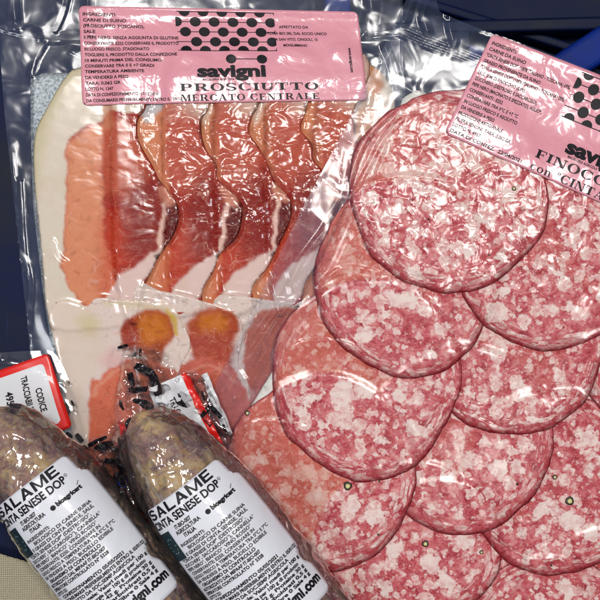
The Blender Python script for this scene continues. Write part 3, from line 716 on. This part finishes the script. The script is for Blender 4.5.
def glyph(c):
    T, t_, S = .26, .08, .09
    def R(a, b, c_, d): return [(a, b), (c_, b), (c_, d), (a, d)]
    def ring(cx, cy, rx, ry, a0, a1, T=T, t=.07, n=14):
        o = []
        for i in range(n):
            p = []
            for k, o_ in ((i, 1), (i + 1, 1), (i + 1, 0), (i, 0)):
                an = math.radians(a0 + (a1 - a0) * k / n); qx, qy = (rx, ry) if o_ else (rx - T, ry - t)
                p.append((cx + qx * math.cos(an), cy + qy * math.sin(an)))
            o.append(p)
        return o
    def stem(x, y0=0, y1=1, w=T): return [R(x, y0, x + w, y1), R(x - .1, y0, x + w + .1, y0 + S), R(x - .1, y1 - S, x + w + .1, y1)]
    def dg(x0, y0, x1, y1, w): return [[(x0, y0), (x0 + w, y0), (x1 + w, y1), (x1, y1)]]
    if c == ' ': return [], .35
    if c == 'I': return stem(.1), .46
    if c == 'P': return stem(.1) + [R(.3, .91, .62, 1), R(.3, .42, .62, .5)] + ring(.6, .71, .36, .29, -90, 90), 1.0
    if c == 'R': return stem(.1) + [R(.3, .91, .62, 1), R(.3, .45, .62, .53)] + ring(.6, .73, .36, .275, -90, 90) + dg(.8, 0, .46, .5, .28) + [R(.72, 0, 1.16, S)], 1.14
    if c == 'O': return ring(.55, .5, .55, .53, 0, 360, n=28), 1.1
    if c == 'C': return ring(.55, .5, .55, .53, 40, 320, n=22) + [R(.9, .66, .98, .98), R(.9, .05, .98, .26)], 1.04
    if c == 'S': return ring(.42, .74, .40, .29, 20, 270, T=.2, t=.1) + ring(.42, .26, .42, .29, -160, 90, T=.2, t=.1) + [dg(.6, .3, .06, .62, .2)[0], R(.74, .7, .8, 1), R(0, 0, .06, .3)], .86
    if c == 'U': return [R(.1, .35, .36, 1), R(.0, 1 - S, .46, 1), R(.84, .35, .94, 1), R(.74, 1 - S, 1.04, 1)] + ring(.52, .38, .42, .4, 180, 360, T=.2, t=.1), 1.04
    if c == 'T': return [R(.38, 0, .64, 1), R(.24, 0, .78, S), R(0, 1 - S, 1.02, 1), R(0, .68, .07, 1), R(.95, .68, 1.02, 1)], 1.02
    if c == 'M': return [R(.1, 0, .17, 1), R(0, 0, .3, S), R(1.0, 0, 1.26, 1), R(.9, 0, 1.36, S), R(1.0, 1 - S, 1.36, 1), R(0, 1 - S, .3, 1)] + dg(.56, 0, .12, 1, .26) + dg(.6, 0, 1.0, 1, .09), 1.36
    if c == 'N': return [R(.1, 0, .18, 1), R(0, 0, .3, S), R(.92, 0, 1.0, 1), R(.78, 1 - S, 1.12, 1), R(0, 1 - S, .3, 1)] + dg(.74, 0, .08, 1, .28), 1.12
    if c == 'A': return dg(.05, 0, .48, 1, .08) + dg(.74, 0, .36, 1, .28) + [R(.24, .3, .8, .37), R(0, 0, .28, S), R(.66, 0, 1.12, S)], 1.1
    if c == 'E': return stem(.1) + [R(.3, .91, .86, 1), R(.3, 0, .9, S), R(.3, .46, .66, .54), R(.8, .72, .87, 1), R(.84, 0, .91, .3), R(.6, .36, .66, .64)], .92
    if c == 'F': return stem(.1) + [R(.3, .91, .86, 1), R(.3, .46, .66, .54), R(.8, .7, .87, 1), R(.6, .36, .66, .64)], .88
    if c == 'L': return stem(.1) + [R(.3, 0, .88, S), R(.82, 0, .89, .32)], .9
    if c == 'H': return stem(.1) + stem(.82) + [R(.3, .46, .9, .54)], 1.2
    if c == 'c': return ring(.36, .33, .36, .35, 50, 320, T=.18, t=.07), .66
    if c == 'o': return ring(.38, .33, .38, .35, 0, 360, T=.18, t=.07, n=20), .76
    if c == 'n': return [R(.08, 0, .26, .66), R(0, 0, .36, .07), R(0, .59, .26, .66), R(.54, 0, .72, .42), R(.46, 0, .82, .07)] + ring(.46, .4, .26, .27, 0, 140, T=.16, t=.08), .8
    if c == '"': return [R(.05, .66, .15, 1), R(.26, .66, .36, 1)], .4
    return [], .3

def bilinear(TL, TR, BR, BL, W, Hh):
    TL, TR, BR, BL = map(np.array, (TL, TR, BR, BL))
    def f(u, v):
        a = (np.asarray(u) / W)[..., None]; b = (np.asarray(v) / Hh)[..., None]
        return (TL * (1 - a) + TR * a) * (1 - b) + (BL * (1 - a) + BR * a) * b
    return f
def rounded(W, Hh, r, n=5, notch=None):
    P = []
    for cx, cy, a0 in ((W - r, r, -90), (W - r, Hh - r, 0), (r, Hh - r, 90), (r, r, 180)):
        for i in range(n + 1):
            a = math.radians(a0 + 90 * i / n); P.append((cx + r * math.cos(a), cy + r * math.sin(a)))
    return P
def pink_label(parent, field, zref, quad, top_text, title1, title2, right):
    W, Hh = 285, 97
    q = bilinear(*quad, W, Hh)
    surf = np.maximum(blur(field, 7), field * .5 + blur(field, 3) * .5) + 1.2
    surf = np.maximum(blur(surf, 3), field + .5)
    def mp(off):
        def f(u, v):
            p = q(u, v); x, y = p[..., 0], p[..., 1]
            curl = 1.5 * smooth(10, 0, np.asarray(v)) * smooth(0, 60, np.asarray(u))
            return to_world(x, y, sample(surf, x, y) + off + curl, zref)
        return f
    u, v, F, d = sheet(rounded(W, Hh, 5), 2.5)
    lab = mesh_obj('label', mp(0)(u, v), F, M['pink'], parent, {'pos': pos(u, v)}); solid(lab, .2)
    I = Ink()
    for i, (s, w) in enumerate(top_text):
        I.text(s, 4, 9.3 + i * 5.65, 3.1, w, bold=.022)
    I.build('lettering', M['ink'], lab, mp(.45)); I = Ink()
    I.text('AFFETTATO DA', 203, 19, 3.0, 30, .02)
    for i, (s, w) in enumerate((('AL POIRA BIO SRL DAL SOCIO UNICO', 66), ('VIA SAN VITO, CINGOLI, 15', 46), ('MONSUMMANO', 24))):
        I.text(s, 206 - w / 2 + 6 if False else 218 - w / 2, 26 + i * 6.6, 3.0, w, .02)
    I.build('lettering', M['ink'], lab, mp(.45)); I = Ink()
    I.text(right, 271, 40, 3.2, 27, .03, rot=math.pi / 2)
    I.build('lettering', M['ink'], lab, mp(.45)); I = Ink()
    I.text('MACELLERIA AGRICOLA', 122, 74.5, 2.2, 32, .02)
    I.build('lettering', M['ink'], lab, mp(.45))
    T = Ink()
    T.serif(title1[0], *title1[1:]); T.build('title', M['ink'], lab, mp(.45)); T = Ink(); T.serif(title2[0], *title2[1:])
    T.build('title', M['ink'], lab, mp(.45))
    L = Ink(); L.text('savigni', 117, 70.5, 12.6, 69, .045)
    L.build('logotype', M['ink'], lab, mp(.45))
    D = Ink(); clip = (98, 199, 3, 44)
    for r in range(5):
        yy = 3 + 10.4 * r; xo = 98 + (9.6 if r % 2 == 0 else 1)
        xs = [xo + 19.2 * k for k in range(6) if xo + 19.2 * k < 204]
        if r == 4: yy = 43.5
        for k, xx in enumerate(xs):
            if r in (2, 3) and k == 0 and r == 3: continue
            D.disc(xx, yy, 5.6, 4.9, clip)
        D.line(max(98, xs[0] - 8), min(max(yy, 3.4), 43.6), 199, min(max(yy, 3.4), 43.6), .7)
    D.disc(152, 52.5, 5.2, 4.7); D.disc(183, 52.5, 5.2, 4.7); D.line(152, 52.5, 183, 52.5, .8)
    D.build('dot_emblem', M['ink'], lab, mp(.5))
    return lab

FAl = np.where(dF < 0, FA, 0)
pink_label(packA, FAl, ZA, ((77, 4), (358, 10), (368, 100), (82, 105)),
    [('INGREDIENTI:', 34), ('CARNE DI SUINO', 44), ('(PROSCIUTTO TOSCANO),', 62), ('SALE', 12), ('E PEPE NERO. SENZA AGGIUNTA DI GLUTINE', 96), ('CONSERVANTE: E252 CONSERVARE IL PRODOTTO', 96), ('IN LUOGO FRESCO. STAGIONATO', 66),
     ('TOGLIERE IL PRODOTTO DALLA CONFEZIONE', 94), ('10 MINUTI PRIMA DEL CONSUMO', 78), ('CONSERVARE TRA 0 E +7 GRADI', 70), ('TEMPERATURA AMBIENTE', 60), ('DA VENDERSI A PESO', 44), ('TARA: 0,062 GR', 36), ('LOTTO N. 1347', 28), ('DATA DI CONFEZIONAMENTO  11/12/2018', 72), ('DA CONSUMARSI PREFERIBILMENTE ENTRO IL  29/12', 96)],
    ('PROSCIUTTO', 99, 85, 7.4, 138), ('MERCATO CENTRALE', 99, 95, 6.4, 138, .18), 'www.savigni.com')
FBl = FB
pink_label(packB, FBl, ZB, ((494, 31), (756, 133), (706, 249), (445, 132)),
    [('INGREDIENTI:', 27), ('CARNE DA SUINO', 40), ('"CINTA SENESE DOP" (100% ITALIANO - TOSCANA) 69%,', 92), ('GRASSO PROVENIENTE DA SUINO', 62), ('"CINTA SENESE DOP" (100% ITALIANO - TOSCANA) 29%,', 92), ('SALE, SEMI DI FINOCCHIO (0,8%),', 52), ('ZUCCHERO (DESTROSIO E SACCAROSIO),', 68),
     ('PEPE NERO (MACINATO E SPEZZATO), AGLIO*,', 76), ('CONSERVANTI : E252', 36), ('CONSERVARE TRA 0\u00b0C E +7 \u00b0C', 56), ('IN LUOGO FRESCO E ASCIUTTO', 58), ('DA VENDERSI A PESO', 36), ('PRODUZIONE ARTIGIANALE', 48), ('FILIERA SENONI  TARA: 0,062 GR', 60), ('LOTTO N. 4957', 30), ('DATA DI CONFEZ.  22/04/2021', 78)],
    ('FINOCCHIONA', 92, 84.5, 7.4, 142, .14), ('con "CINTA SENESE"', 92, 95.3, 6.8, 146, .16), 'www.savigni.com')
settle(packA); settle(packB)

# ------------------------------------------------------------------ the two whole salami in cellophane
ZS = 88
U = np.array([.79, -.613]); U /= np.linalg.norm(U); Vv = np.array([-U[1], U[0]])     # across / along
def to_px(a, s, cu, vt):
    """a across from axis, s along from tip -> photo plane"""
    return (cu + a) * U[0] + (vt + s) * Vv[0], (cu + a) * U[1] + (vt + s) * Vv[1]
RAD = 54.0; RZ = 46.0; ZC = 66.0
def prof(s):
    s = np.asarray(s, float); t_ = np.clip(s / 116.0, 0, 1)
    return np.sqrt(np.clip(1 - (1 - t_) ** 1.75, 0, 1)) * (.92 + .08 * smooth(60, 160, s))
def body_bumps(s, ph, seed): return 1 + .035 * fbm(s / 30 + 3 * np.cos(ph), 3 * np.sin(ph) + seed, seed, 3)
def salame(cu, vt, seed, label, flap_fn):
    ox, oy = to_px(0, 120, cu, vt)
    root = empty('salame', ox, oy, ZC - RZ, ZS, label, 'salami', 'whole salami in clear bags at the lower left')
    S = np.concatenate([np.linspace(.0, 1, 14) ** 1.6 * 60, np.linspace(65, 330, 60)]); n = 72
    ss, pp = np.meshgrid(S, np.linspace(0, 2 * math.pi, n, endpoint=False), indexing='ij')
    def shell(r_add, bump=True, zf=1.0, ss=ss, pp=pp):
        b = body_bumps(ss, pp, seed) if bump else 1
        bend = 5 * np.sin(ss / 130 + seed)
        a = (RAD * prof(ss) * b + r_add) * np.cos(pp) + bend * 0
        z = ZC + (RZ * prof(ss) * b + r_add * .8) * np.sin(pp)
        x_, y_ = to_px(a, ss, cu, vt); return x_, y_, z
    def grid_faces(m, n): return [(i * n + j, i * n + (j + 1) % n, (i + 1) * n + (j + 1) % n, (i + 1) * n + j) for i in range(m - 1) for j in range(n)]
    x_, y_, z = shell(0); Fs = grid_faces(len(S), n) + [tuple(range(n))[::-1], tuple((len(S) - 1) * n + k for k in range(n))]
    p3 = np.stack([x_.ravel() + seed * 90, y_.ravel(), z.ravel()], -1)
    mesh_obj('sausage', to_world(x_.ravel(), y_.ravel(), z.ravel(), ZS), Fs, M['casing'], root, {'pos': p3})
    # bag sleeve
    S2 = np.linspace(8, 330, 90); s2, p2 = np.meshgrid(S2, np.linspace(0, 2 * math.pi, 120, endpoint=False), indexing='ij')
    wrk = 1.6 + 2.8 * np.abs(fbm(s2 / 26 + p2 * 0, np.cos(p2) * 3 + np.sin(p2) * 2 + seed * 3, seed + 5, 3)) + 3.5 * smooth(60, 8, s2)
    wing = 4 * np.exp(-((p2 - 0.0) / .22) ** 2) + 4 * np.exp(-((p2 - 2 * math.pi) / .22) ** 2) + 9 * np.exp(-((p2 - math.pi) / .25) ** 2)
    rr = wrk + wing * (.7 + .5 * gnoise(s2 / 20, p2 * 0 + seed, 3))
    b = body_bumps(s2, p2, seed)
    a = (RAD * prof(s2) * b + rr) * np.cos(p2); zz = ZC + (RZ * prof(s2) * b + np.minimum(rr, 6) * .9) * np.sin(p2)
    x2, y2 = to_px(a, s2, cu, vt)
    m2, n2 = s2.shape
    bag = mesh_obj('bag', to_world(x2.ravel(), y2.ravel(), zz.ravel(), ZS), grid_faces(m2, n2), M['bag'], root,
                   {'pos': np.stack([x2.ravel() + 70 * seed, y2.ravel(), zz.ravel()], -1), 'wrinkle': np.ones(x2.size), 'milky': np.ones(x2.size)})
    # big white label
    W, Hh = 112, 172
    V0 = 84                                             # along distance of the label's top from the tip
    def mp(off):
        def f(u, v):
            u = np.asarray(u, float); v = np.asarray(v, float)
            ang = (u - 49) / RAD                        # arc from the crown line
            s_ = v + V0
            r = prof(s_)
            a = (RAD * r + 5.0 + off) * np.sin(ang); z = ZC + (RZ * r + 5.5 + off) * np.cos(ang)
            a = a + 0 * u
            x_, y_ = to_px(a, s_, cu, vt)
            return to_world(x_, y_, z + .5 * np.sin(v / 23. + seed) * np.sin(u / 19.), ZS)
        return f
    P = [(4, 0), (94, 0), (98, 1.2), (100, 5), (100, 20), (102, 23), (108, 25), (109, 30), (109, 116), (106, 121), (101, 126), (101, 132), (106, 138), (109, 143), (109, 166), (104, 172), (-9, 172), (-9, 4), (-6, 0)]
    u, v, F, d = sheet(P, 3)
    lab = mesh_obj('label', mp(0)(u, v), F, M['white'], root, {'pos': pos(u, v, seed * 40)}); solid(lab, .35)
    T = Ink()
    T.block('SALAME', -6, 12, 10.8, 87)
    T.text('CINTA SENESE DOP', -7, 22.5, 8.2, 88, .03); T.text('\u00ae', 82, 18, 3.2, 3.2, .02)
    T.build('title', M['ink'], lab, mp(.45)); T = Ink()
    T.text('.com', 80, 158, 10, 24, .05); T.text('www.savigni', 22, 158, 10, 57, .045)
    T.build('title', M['ink'], lab, mp(.45))
    I = Ink()
    for i, (s, w, uu) in enumerate((('IT-BIO-007', 20, 20), ('AGRICOLTURA', 30, 17), ('ITALIA', 14, 24))): I.text(s, uu, 30 + i * 5.6, 4.2, w, .035)
    lines = [('INGREDIENTI:', 30, 0, 14), ('BIOLOGICO DI CARNE SUINA', 68, 0, 20), ('E GRASSI DI CINTA SENESE, SALE,', 74, 0, 13), ('"CINTA SENESE DOP" (DESTROSIO*,', 78, 0, 2), ('ZUCCHERI*, SACCAROSIO*), CANNELLA*', 88, 0, 0), ('PEPE NERO*, BIANCO*, VINO ROSSO*', 80, 0, 0),
             ('CONSERVANTE: E250. CONSERVARE IN', 78, 0, 2), ('LUOGO FRESCO A TEMPERATURA TRA 0\u00b0C E 7\u00b0C', 94, 0, 0), ('DA VENDERSI A PESO, BUDELLO EDIBILE', 88, 0, 0),
             ('ORGANISMO DI CONTROLLO', 66, 1, 4), ('AUTORIZZATO DAL MIPAAF IT-BIO-007', 72, 1, 0), ('OPERATORE CONTROLLATO N\u00b0 5328', 72, 1, 0), ('LOTTO 221', 18, 1, 0), ('CONFEZIONAMENTO 05/05/2021', 76, 1, 6),
             ('DA CONSUMARSI PREFERIBILMENTE ENTRO IL 05/01/22', 106, 1, 0), ('PRODOTTO DA SOC.SEMP.AGRICOLA', 84, 1, 4), ('Inf. nutrizionale: Valori medi per 100 g', 98, 1, 2), ('di prodotto: Energia per 100 g di prodotto', 92, 1, 2), ('1773 KJ. Grassi 42 g. Proteine 30 g', 96, 1, 2), ('Saturi 11 g Carboidrati 0,5 g', 92, 1, 6), ('Zuccheri 0,5 g Fibre 0 Sale 4 g', 90, 1, 8)]
    vv = 48
    for s, w, b_, uu in lines:
        I.text(s, -1 + uu, vv, 3.5, w, .042 if b_ else .028); vv += 4.95
    I.build('lettering', M['ink2'], lab, mp(.45))
    E = Ink(); E.text('bioagricert', 60, 36, 4.6, 29, .06); E.disc(56, 34.5, 2.6); E.line(86, 31, 90, 28, .6)
    E.build('certifier_mark', M['ink'], lab, mp(.45))
    Q = Ink(); Q.poly([(-8.5, 27), (10, 27), (10, 59), (-8.5, 59)])
    eu = Q.build('leaf_emblem', M['navyink'], lab, mp(.5))
    G = Ink()
    for k in range(11):
        an = k / 12 * 6.283; G.disc(2.5 + 5 * math.cos(an), 43 + 8.5 * math.sin(an), .6, n=6)
    G.build('emblem_stars', M['starink'], lab, mp(.75))
    if flap_fn: flap_fn(root, bag)
    settle(root)
    return root

ZF = 30
def crumple(x, y, seed, amp=7, s=20):
    a = np.abs(gnoise(x / s + 3 * seed, y / s, seed)) + .5 * np.abs(gnoise(x / (s * .45), y / (s * .45) + seed, seed + 4))
    return amp * (1 - 1.6 * a)
def flap(root, bag, poly, zfun, seed, marks, reds, blues, docket, name='bag_end', doff=-3, wk=.14):
    x, y, F, d = sheet(poly, 3.0)
    rs = np.random.RandomState(seed); ins = d < -3
    x = x + np.where(ins, rs.uniform(-1.3, 1.3, len(x)), 0); y = y + np.where(ins, rs.uniform(-1.3, 1.3, len(x)), 0)
    tri = [t3 for f_ in F for t3 in ([f_] if len(f_) == 3 else [(f_[0], f_[1], f_[2]), (f_[0], f_[2], f_[3])])]
    z = zfun(x, y)
    fl = mesh_obj(name, to_world(x, y, z, ZF), tri, M['bag'], root, {'pos': pos(x, y), 'wrinkle': np.full(len(x), wk), 'milky': np.full(len(x), .8)}, smoothed=True)
    def mp(off):
        def f(u, v):
            u = np.asarray(u); v = np.asarray(v); return to_world(u, v, zfun(u, v) + off, ZF)
        return f
    # the docket lies inside, under the sheet
    if docket:
        quad, W, Hh, texts = docket; q = bilinear(*quad, W, Hh)
        def mq(off):
            def f(u, v):
                p = q(u, v); xx, yy = p[..., 0], p[..., 1]; return to_world(xx, yy, blurz(zfun, xx, yy) + doff + off, ZF)
            return f
        u, v, F2, d2 = sheet(rounded(W, Hh, 4), 3)
        dk = mesh_obj('docket', mq(0)(u, v), F2, M['red'], root, {'pos': pos(u, v)}); solid(dk, .3)
        if texts: fld = [(a_ * (W - 16) / W + 8, b_ * (Hh - 16) / Hh + 8) for a_, b_ in rounded(W, Hh, 4)]
        else: fld = [(0, 0), (W - 8, 0), (W - 8, Hh), (0, Hh)]
        u, v, F2, d2 = sheet(fld, 3)
        mesh_obj('paper_field', mq(.4)(u, v), F2, M['white2'], dk, {'pos': pos(u, v)})
        I = Ink()
        for (s, a0, b0, h, w, r) in texts: I.text(s, a0, b0, h, w, .03, rot=r)
        if texts: I.build('lettering', M['ink2'], dk, mq(.8))
    for nm, L, mat in (('printed_marks', marks, 'ink'), ('red_stripe', reds, 'red'), ('blue_mark', blues, 'blueink')):
        if not L: continue
        Vs = []; Fs = []; nn = 0
        for P in L:
            P = spline(P, 3) if len(P) > 4 or nm == 'printed_marks' else np.array(P, float)
            a_, b_, f_, d_ = sheet(P, 1.5)
            if len(a_) < 3: continue
            Vs.append(np.stack([a_, b_], -1)); Fs += [tuple(i + nn for i in q_) for q_ in f_]; nn += len(a_)
        Vc = np.concatenate(Vs); mesh_obj(nm, mp(.5)(Vc[:, 0], Vc[:, 1]), Fs, M[mat], fl)
    return fl
def blurz(f, x, y):
    return (f(x + 12, y) + f(x - 12, y) + f(x, y + 12) + f(x, y - 12)) / 4

floorZ = np.maximum(FAl, np.where(dB < 0, FB, 0))
fl_s = blur(floorZ, 5)
folds2 = [([(118, 395), (132, 388), (150, 404), (160, 410)], 2.0, 7), ([(160, 410), (178, 402), (200, 412)], 2.0, 6), ([(128, 350), (124, 380), (128, 410)], 2, 6), ([(138, 346), (158, 380), (165, 408)], 2, 6), ([(176, 370), (190, 376), (214, 402), (232, 440)], 2, 5),
          ([(196, 373), (204, 392), (222, 436)], 1.8, 5), ([(120, 425), (134, 410), (152, 406)], 2, 5)]
folds6 = [([(92, 443), (108, 452), (124, 440)], 2.2, 7), ([(104, 436), (112, 450), (100, 466)], 2, 6), ([(118, 422), (126, 450), (134, 490), (150, 535)], 2.2, 6), ([(112, 470), (124, 490), (132, 520)], 2, 6), ([(106, 480), (126, 478), (138, 500)], 2, 5)]
def z2(x, y):
    tipx, tipy = 150, 415
    d = np.hypot((x - 152) / 1.0, (y - 432) / 1.0)
    return np.maximum(sample(fl_s, x, y) + 7 + crumple(x, y, 3, 13, 30) + 42 * smooth(75, 8, d), sample(fl_s, x, y) + 3) + crinkle_lines(folds2, x, y)
def z2b(x, y):
    return np.maximum(sample(fl_s, x, y) + 12 + crumple(x, y, 6, 12, 26) + 26 * smooth(100, 128, x), sample(fl_s, x, y) + 3) + crinkle_lines(folds6, x, y)
def z1(x, y):
    d = np.hypot(x - 5, y - 440)
    return sample(fl_s, x, y) + 8 + .1 * crumple(x, y, 9, 6, 50) + 34 * smooth(80, 10, d)
def blob(cx, cy, a, b, r=0, k=6):
    c, s = math.cos(math.radians(r)), math.sin(math.radians(r))
    return [(cx + a * math.cos(t_) * c - b * math.sin(t_) * s, cy + a * math.cos(t_) * s + b * math.sin(t_) * c) for t_ in np.linspace(0, 6.283, k, endpoint=False)]
def dash(cx, cy, L, w, r):
    c, s = math.cos(math.radians(r)), math.sin(math.radians(r))
    return [(cx + i * L / 2 * c - j * w / 2 * s, cy + i * L / 2 * s + j * w / 2 * c) for i, j in ((-1, -1), (1, -1), (1.05, 0), (1, 1), (-1, 1), (-1.05, 0))]

def flap_two(root, bag):
    marks = [dash(121, 347, 10, 3, -15), dash(139, 353, 8, 3.5, -75), dash(143, 371, 20, 7, 25), dash(131, 380, 13, 5, 70), dash(156, 384, 20, 8, 60), dash(139, 389, 18, 5, -5), blob(146, 402, 12, 4, 15), dash(124, 404, 9, 4, 60),
             dash(182, 402, 16, 5, 50), blob(176, 396, 6, 4), blob(201, 432, 11, 6, 40), dash(196, 425, 18, 6, 20), dash(206, 411, 12, 4, -50), dash(216, 412, 14, 4, 50), dash(203, 396, 9, 3, 70), blob(133, 422, 5, 6), dash(186, 390, 6, 3, 60), dash(225, 428, 8, 2.5, 60)]
    reds = [[(180, 379), (188, 377), (205, 408), (221, 444), (214, 440), (197, 412)]]
    P = spline([(121, 352), (135, 345), (160, 352), (178, 372), (196, 372), (214, 398), (236, 446), (232, 462), (210, 452), (190, 436), (150, 428), (128, 440), (120, 425), (117, 395)], 3)
    flap(root, bag, P, z2, 3, marks, None, None, (((150, 388), (187, 372), (224, 446), (184, 466)), 46, 90, []), doff=1.5)
    ws = [(200, 376), (206, 373), (233, 434), (226, 438)]; a_, b_, f_, d_ = sheet(ws, 2)
    mesh_obj('paper_strip', to_world(a_, b_, z2(a_, b_) - .8, ZF), f_, M['white2'], root, {'pos': pos(a_, b_)})
    T = Ink(); T.text('TRACCIABILITA', 0, 0, 5.5, 44, .03, rot=1.1)
    V = np.concatenate(T.V) + np.array([171, 398]); 
    mesh_obj('lettering', to_world(V[:, 0], V[:, 1], blurz(z2, V[:, 0], V[:, 1]) + 2.1, ZF), T.F, M['ink2'], [c for c in root.children if c.name.startswith('docket')][0], smoothed=False)
    # side pleats between the two salami
    marks = [dash(112, 461, 16, 5, -3), blob(124, 460, 7, 11), blob(104, 446, 12, 4, -18), dash(92, 444, 10, 4, -30), blob(121, 478, 8, 8), dash(110, 480, 14, 5, 50), dash(98, 441, 16, 3.5, -25), blob(128, 496, 6, 10, -20)]
    reds = [[(118, 422), (124, 418), (128, 432), (123, 436)], [(127, 440), (132, 438), (136, 455), (134, 470), (129, 460)]]
    blues = [blob(118, 484, 7, 5, 30)]
    P = spline([(88, 440), (104, 434), (118, 420), (128, 424), (136, 445), (142, 480), (152, 520), (158, 545), (140, 528), (118, 500), (100, 470)], 3)
    flap(root, bag, P, z2b, 6, marks, reds, blues, None, 'bag_pleat')
def flap_one(root, bag):
    P = spline([(-60, 372), (-20, 356), (30, 352), (52, 356), (72, 400), (84, 440), (110, 480), (90, 470), (60, 440), (20, 420), (-60, 420)], 3)
    marks = [dash(64, 410, 10, 3, 65), dash(76, 440, 9, 4, 55), dash(66, 437, 7, 4, 45), dash(82, 451, 7, 3.5, 50), dash(69, 405, 6, 2, 65), dash(88, 462, 8, 3, 50)]
    docket = (((-62, 391), (44, 354), (70, 428), (-36, 465)), 112, 78,
              [('CODICE', 90, 30, 6, 24, math.pi / 2), ("TRACCIABILITA'", 79, 14, 6, 41, math.pi / 2), ('4957', 62, 24, 7, 18, math.pi / 2)])
    flap(root, bag, P, z1, 9, marks, None, None, docket, doff=3.5, wk=.03)
salame(-150 - 1, 410, 1, 'whole salami in crumpled clear bag, its tip and white label fully in view', flap_two)
salame(-267 - 1, 315, 2, 'whole salami cut off by the left edge, beside a red bordered white docket reading 4957', flap_one)

# ------------------------------------------------------------------ beige cloth in the bottom left corner
t = NT('beige woven cloth'); p = t.attr('pos')
w1 = t.n('ShaderNodeTexWave'); t.put(w1, 'Vector', t.scale(p, (1, 1, 1))); t.put(w1, 'Scale', .17); t.put(w1, 'Distortion', 2.5)
w2 = t.n('ShaderNodeTexWave', bands_direction='Y'); t.put(w2, 'Vector', p); t.put(w2, 'Scale', .17); t.put(w2, 'Distortion', 2.5)
hh = t.math('MAXIMUM', w1.outputs[1], w2.outputs[1])
M['cloth'] = t.done(t.princ(Base_Color=t.mix(hh, lin((128, 116, 90)), lin((206, 196, 168))), Roughness=.9, Normal=t.bump(hh, .8, 1.5 * K)))
P = [(-80, 536), (-6, 552), (40, 566), (110, 640), (120, 700), (-80, 700)]
x, y, F, d = sheet(P, 4); z = 13 + 2 * fbm(x / 25, y / 25, 4)
o = mesh_obj('cloth', to_world(x, y, z, 13), F, M['cloth'], None, {'pos': pos(x, y)}); solid(o, 2)
tag(o, 'beige coarse woven cloth in the bottom left corner under the cut off salami', 'cloth')

# ------------------------------------------------------------------ light, camera
world = bpy.data.worlds.new('World'); scene.world = world; world.use_nodes = True
nt = world.node_tree; bg = nt.nodes['Background']
tc = nt.nodes.new('ShaderNodeTexCoord'); nz = nt.nodes.new('ShaderNodeTexNoise'); nz.inputs['Scale'].default_value = 3.2; nz.inputs['Detail'].default_value = 2
cr = nt.nodes.new('ShaderNodeValToRGB'); cr.color_ramp.elements[0].position = .42; cr.color_ramp.elements[0].color = (.06, .075, .11, 1); cr.color_ramp.elements[1].position = .62; cr.color_ramp.elements[1].color = (.66, .70, .80, 1)
nt.links.new(tc.outputs['Generated'], nz.inputs['Vector']); nt.links.new(nz.outputs[0], cr.inputs[0]); nt.links.new(cr.outputs[0], bg.inputs[0]); bg.inputs[1].default_value = .40
def area(name, loc, sx, sy, power, col=(1, .97, .92), target=(0, 0, 0)):
    l = bpy.data.lights.new(name, 'AREA'); l.shape = 'RECTANGLE'; l.size = sx; l.size_y = sy; l.energy = power; l.color = col
    o = bpy.data.objects.new(name, l); COL.objects.link(o); o.location = loc
    o.rotation_euler = (Vector(target) - Vector(loc)).to_track_quat('-Z', 'Y').to_euler(); return o
area('lamp_right', (0.44, 0.40, 2.1), .42, .28, 18)
area('lamp_left', (-0.34, 0.52, 2.1), .3, .42, 15)
area('lamp_side', (-1.1, -.3, 1.9), .35, .35, 8, (.95, .97, 1))
area('lamp_front', (.42, -.37, 2.0), .07, .07, 1.0, (1, .96, .9))
cam = bpy.data.cameras.new('camera'); co = bpy.data.objects.new('camera', cam); COL.objects.link(co)
co.location = (0, 0, HC * K); cam.sensor_width = 36; cam.lens = 36 * HC / 600; cam.clip_end = 50; cam.clip_start = .01
scene.camera = co
scene.view_settings.view_transform = 'Standard'; scene.view_settings.look = 'None'; scene.view_settings.exposure = 0; scene.view_settings.gamma = 1
scene.cycles.use_adaptive_sampling = True; scene.cycles.adaptive_threshold = .02; scene.cycles.transparent_max_bounces = 32; scene.cycles.max_bounces = 8; scene.cycles.caustics_reflective = False
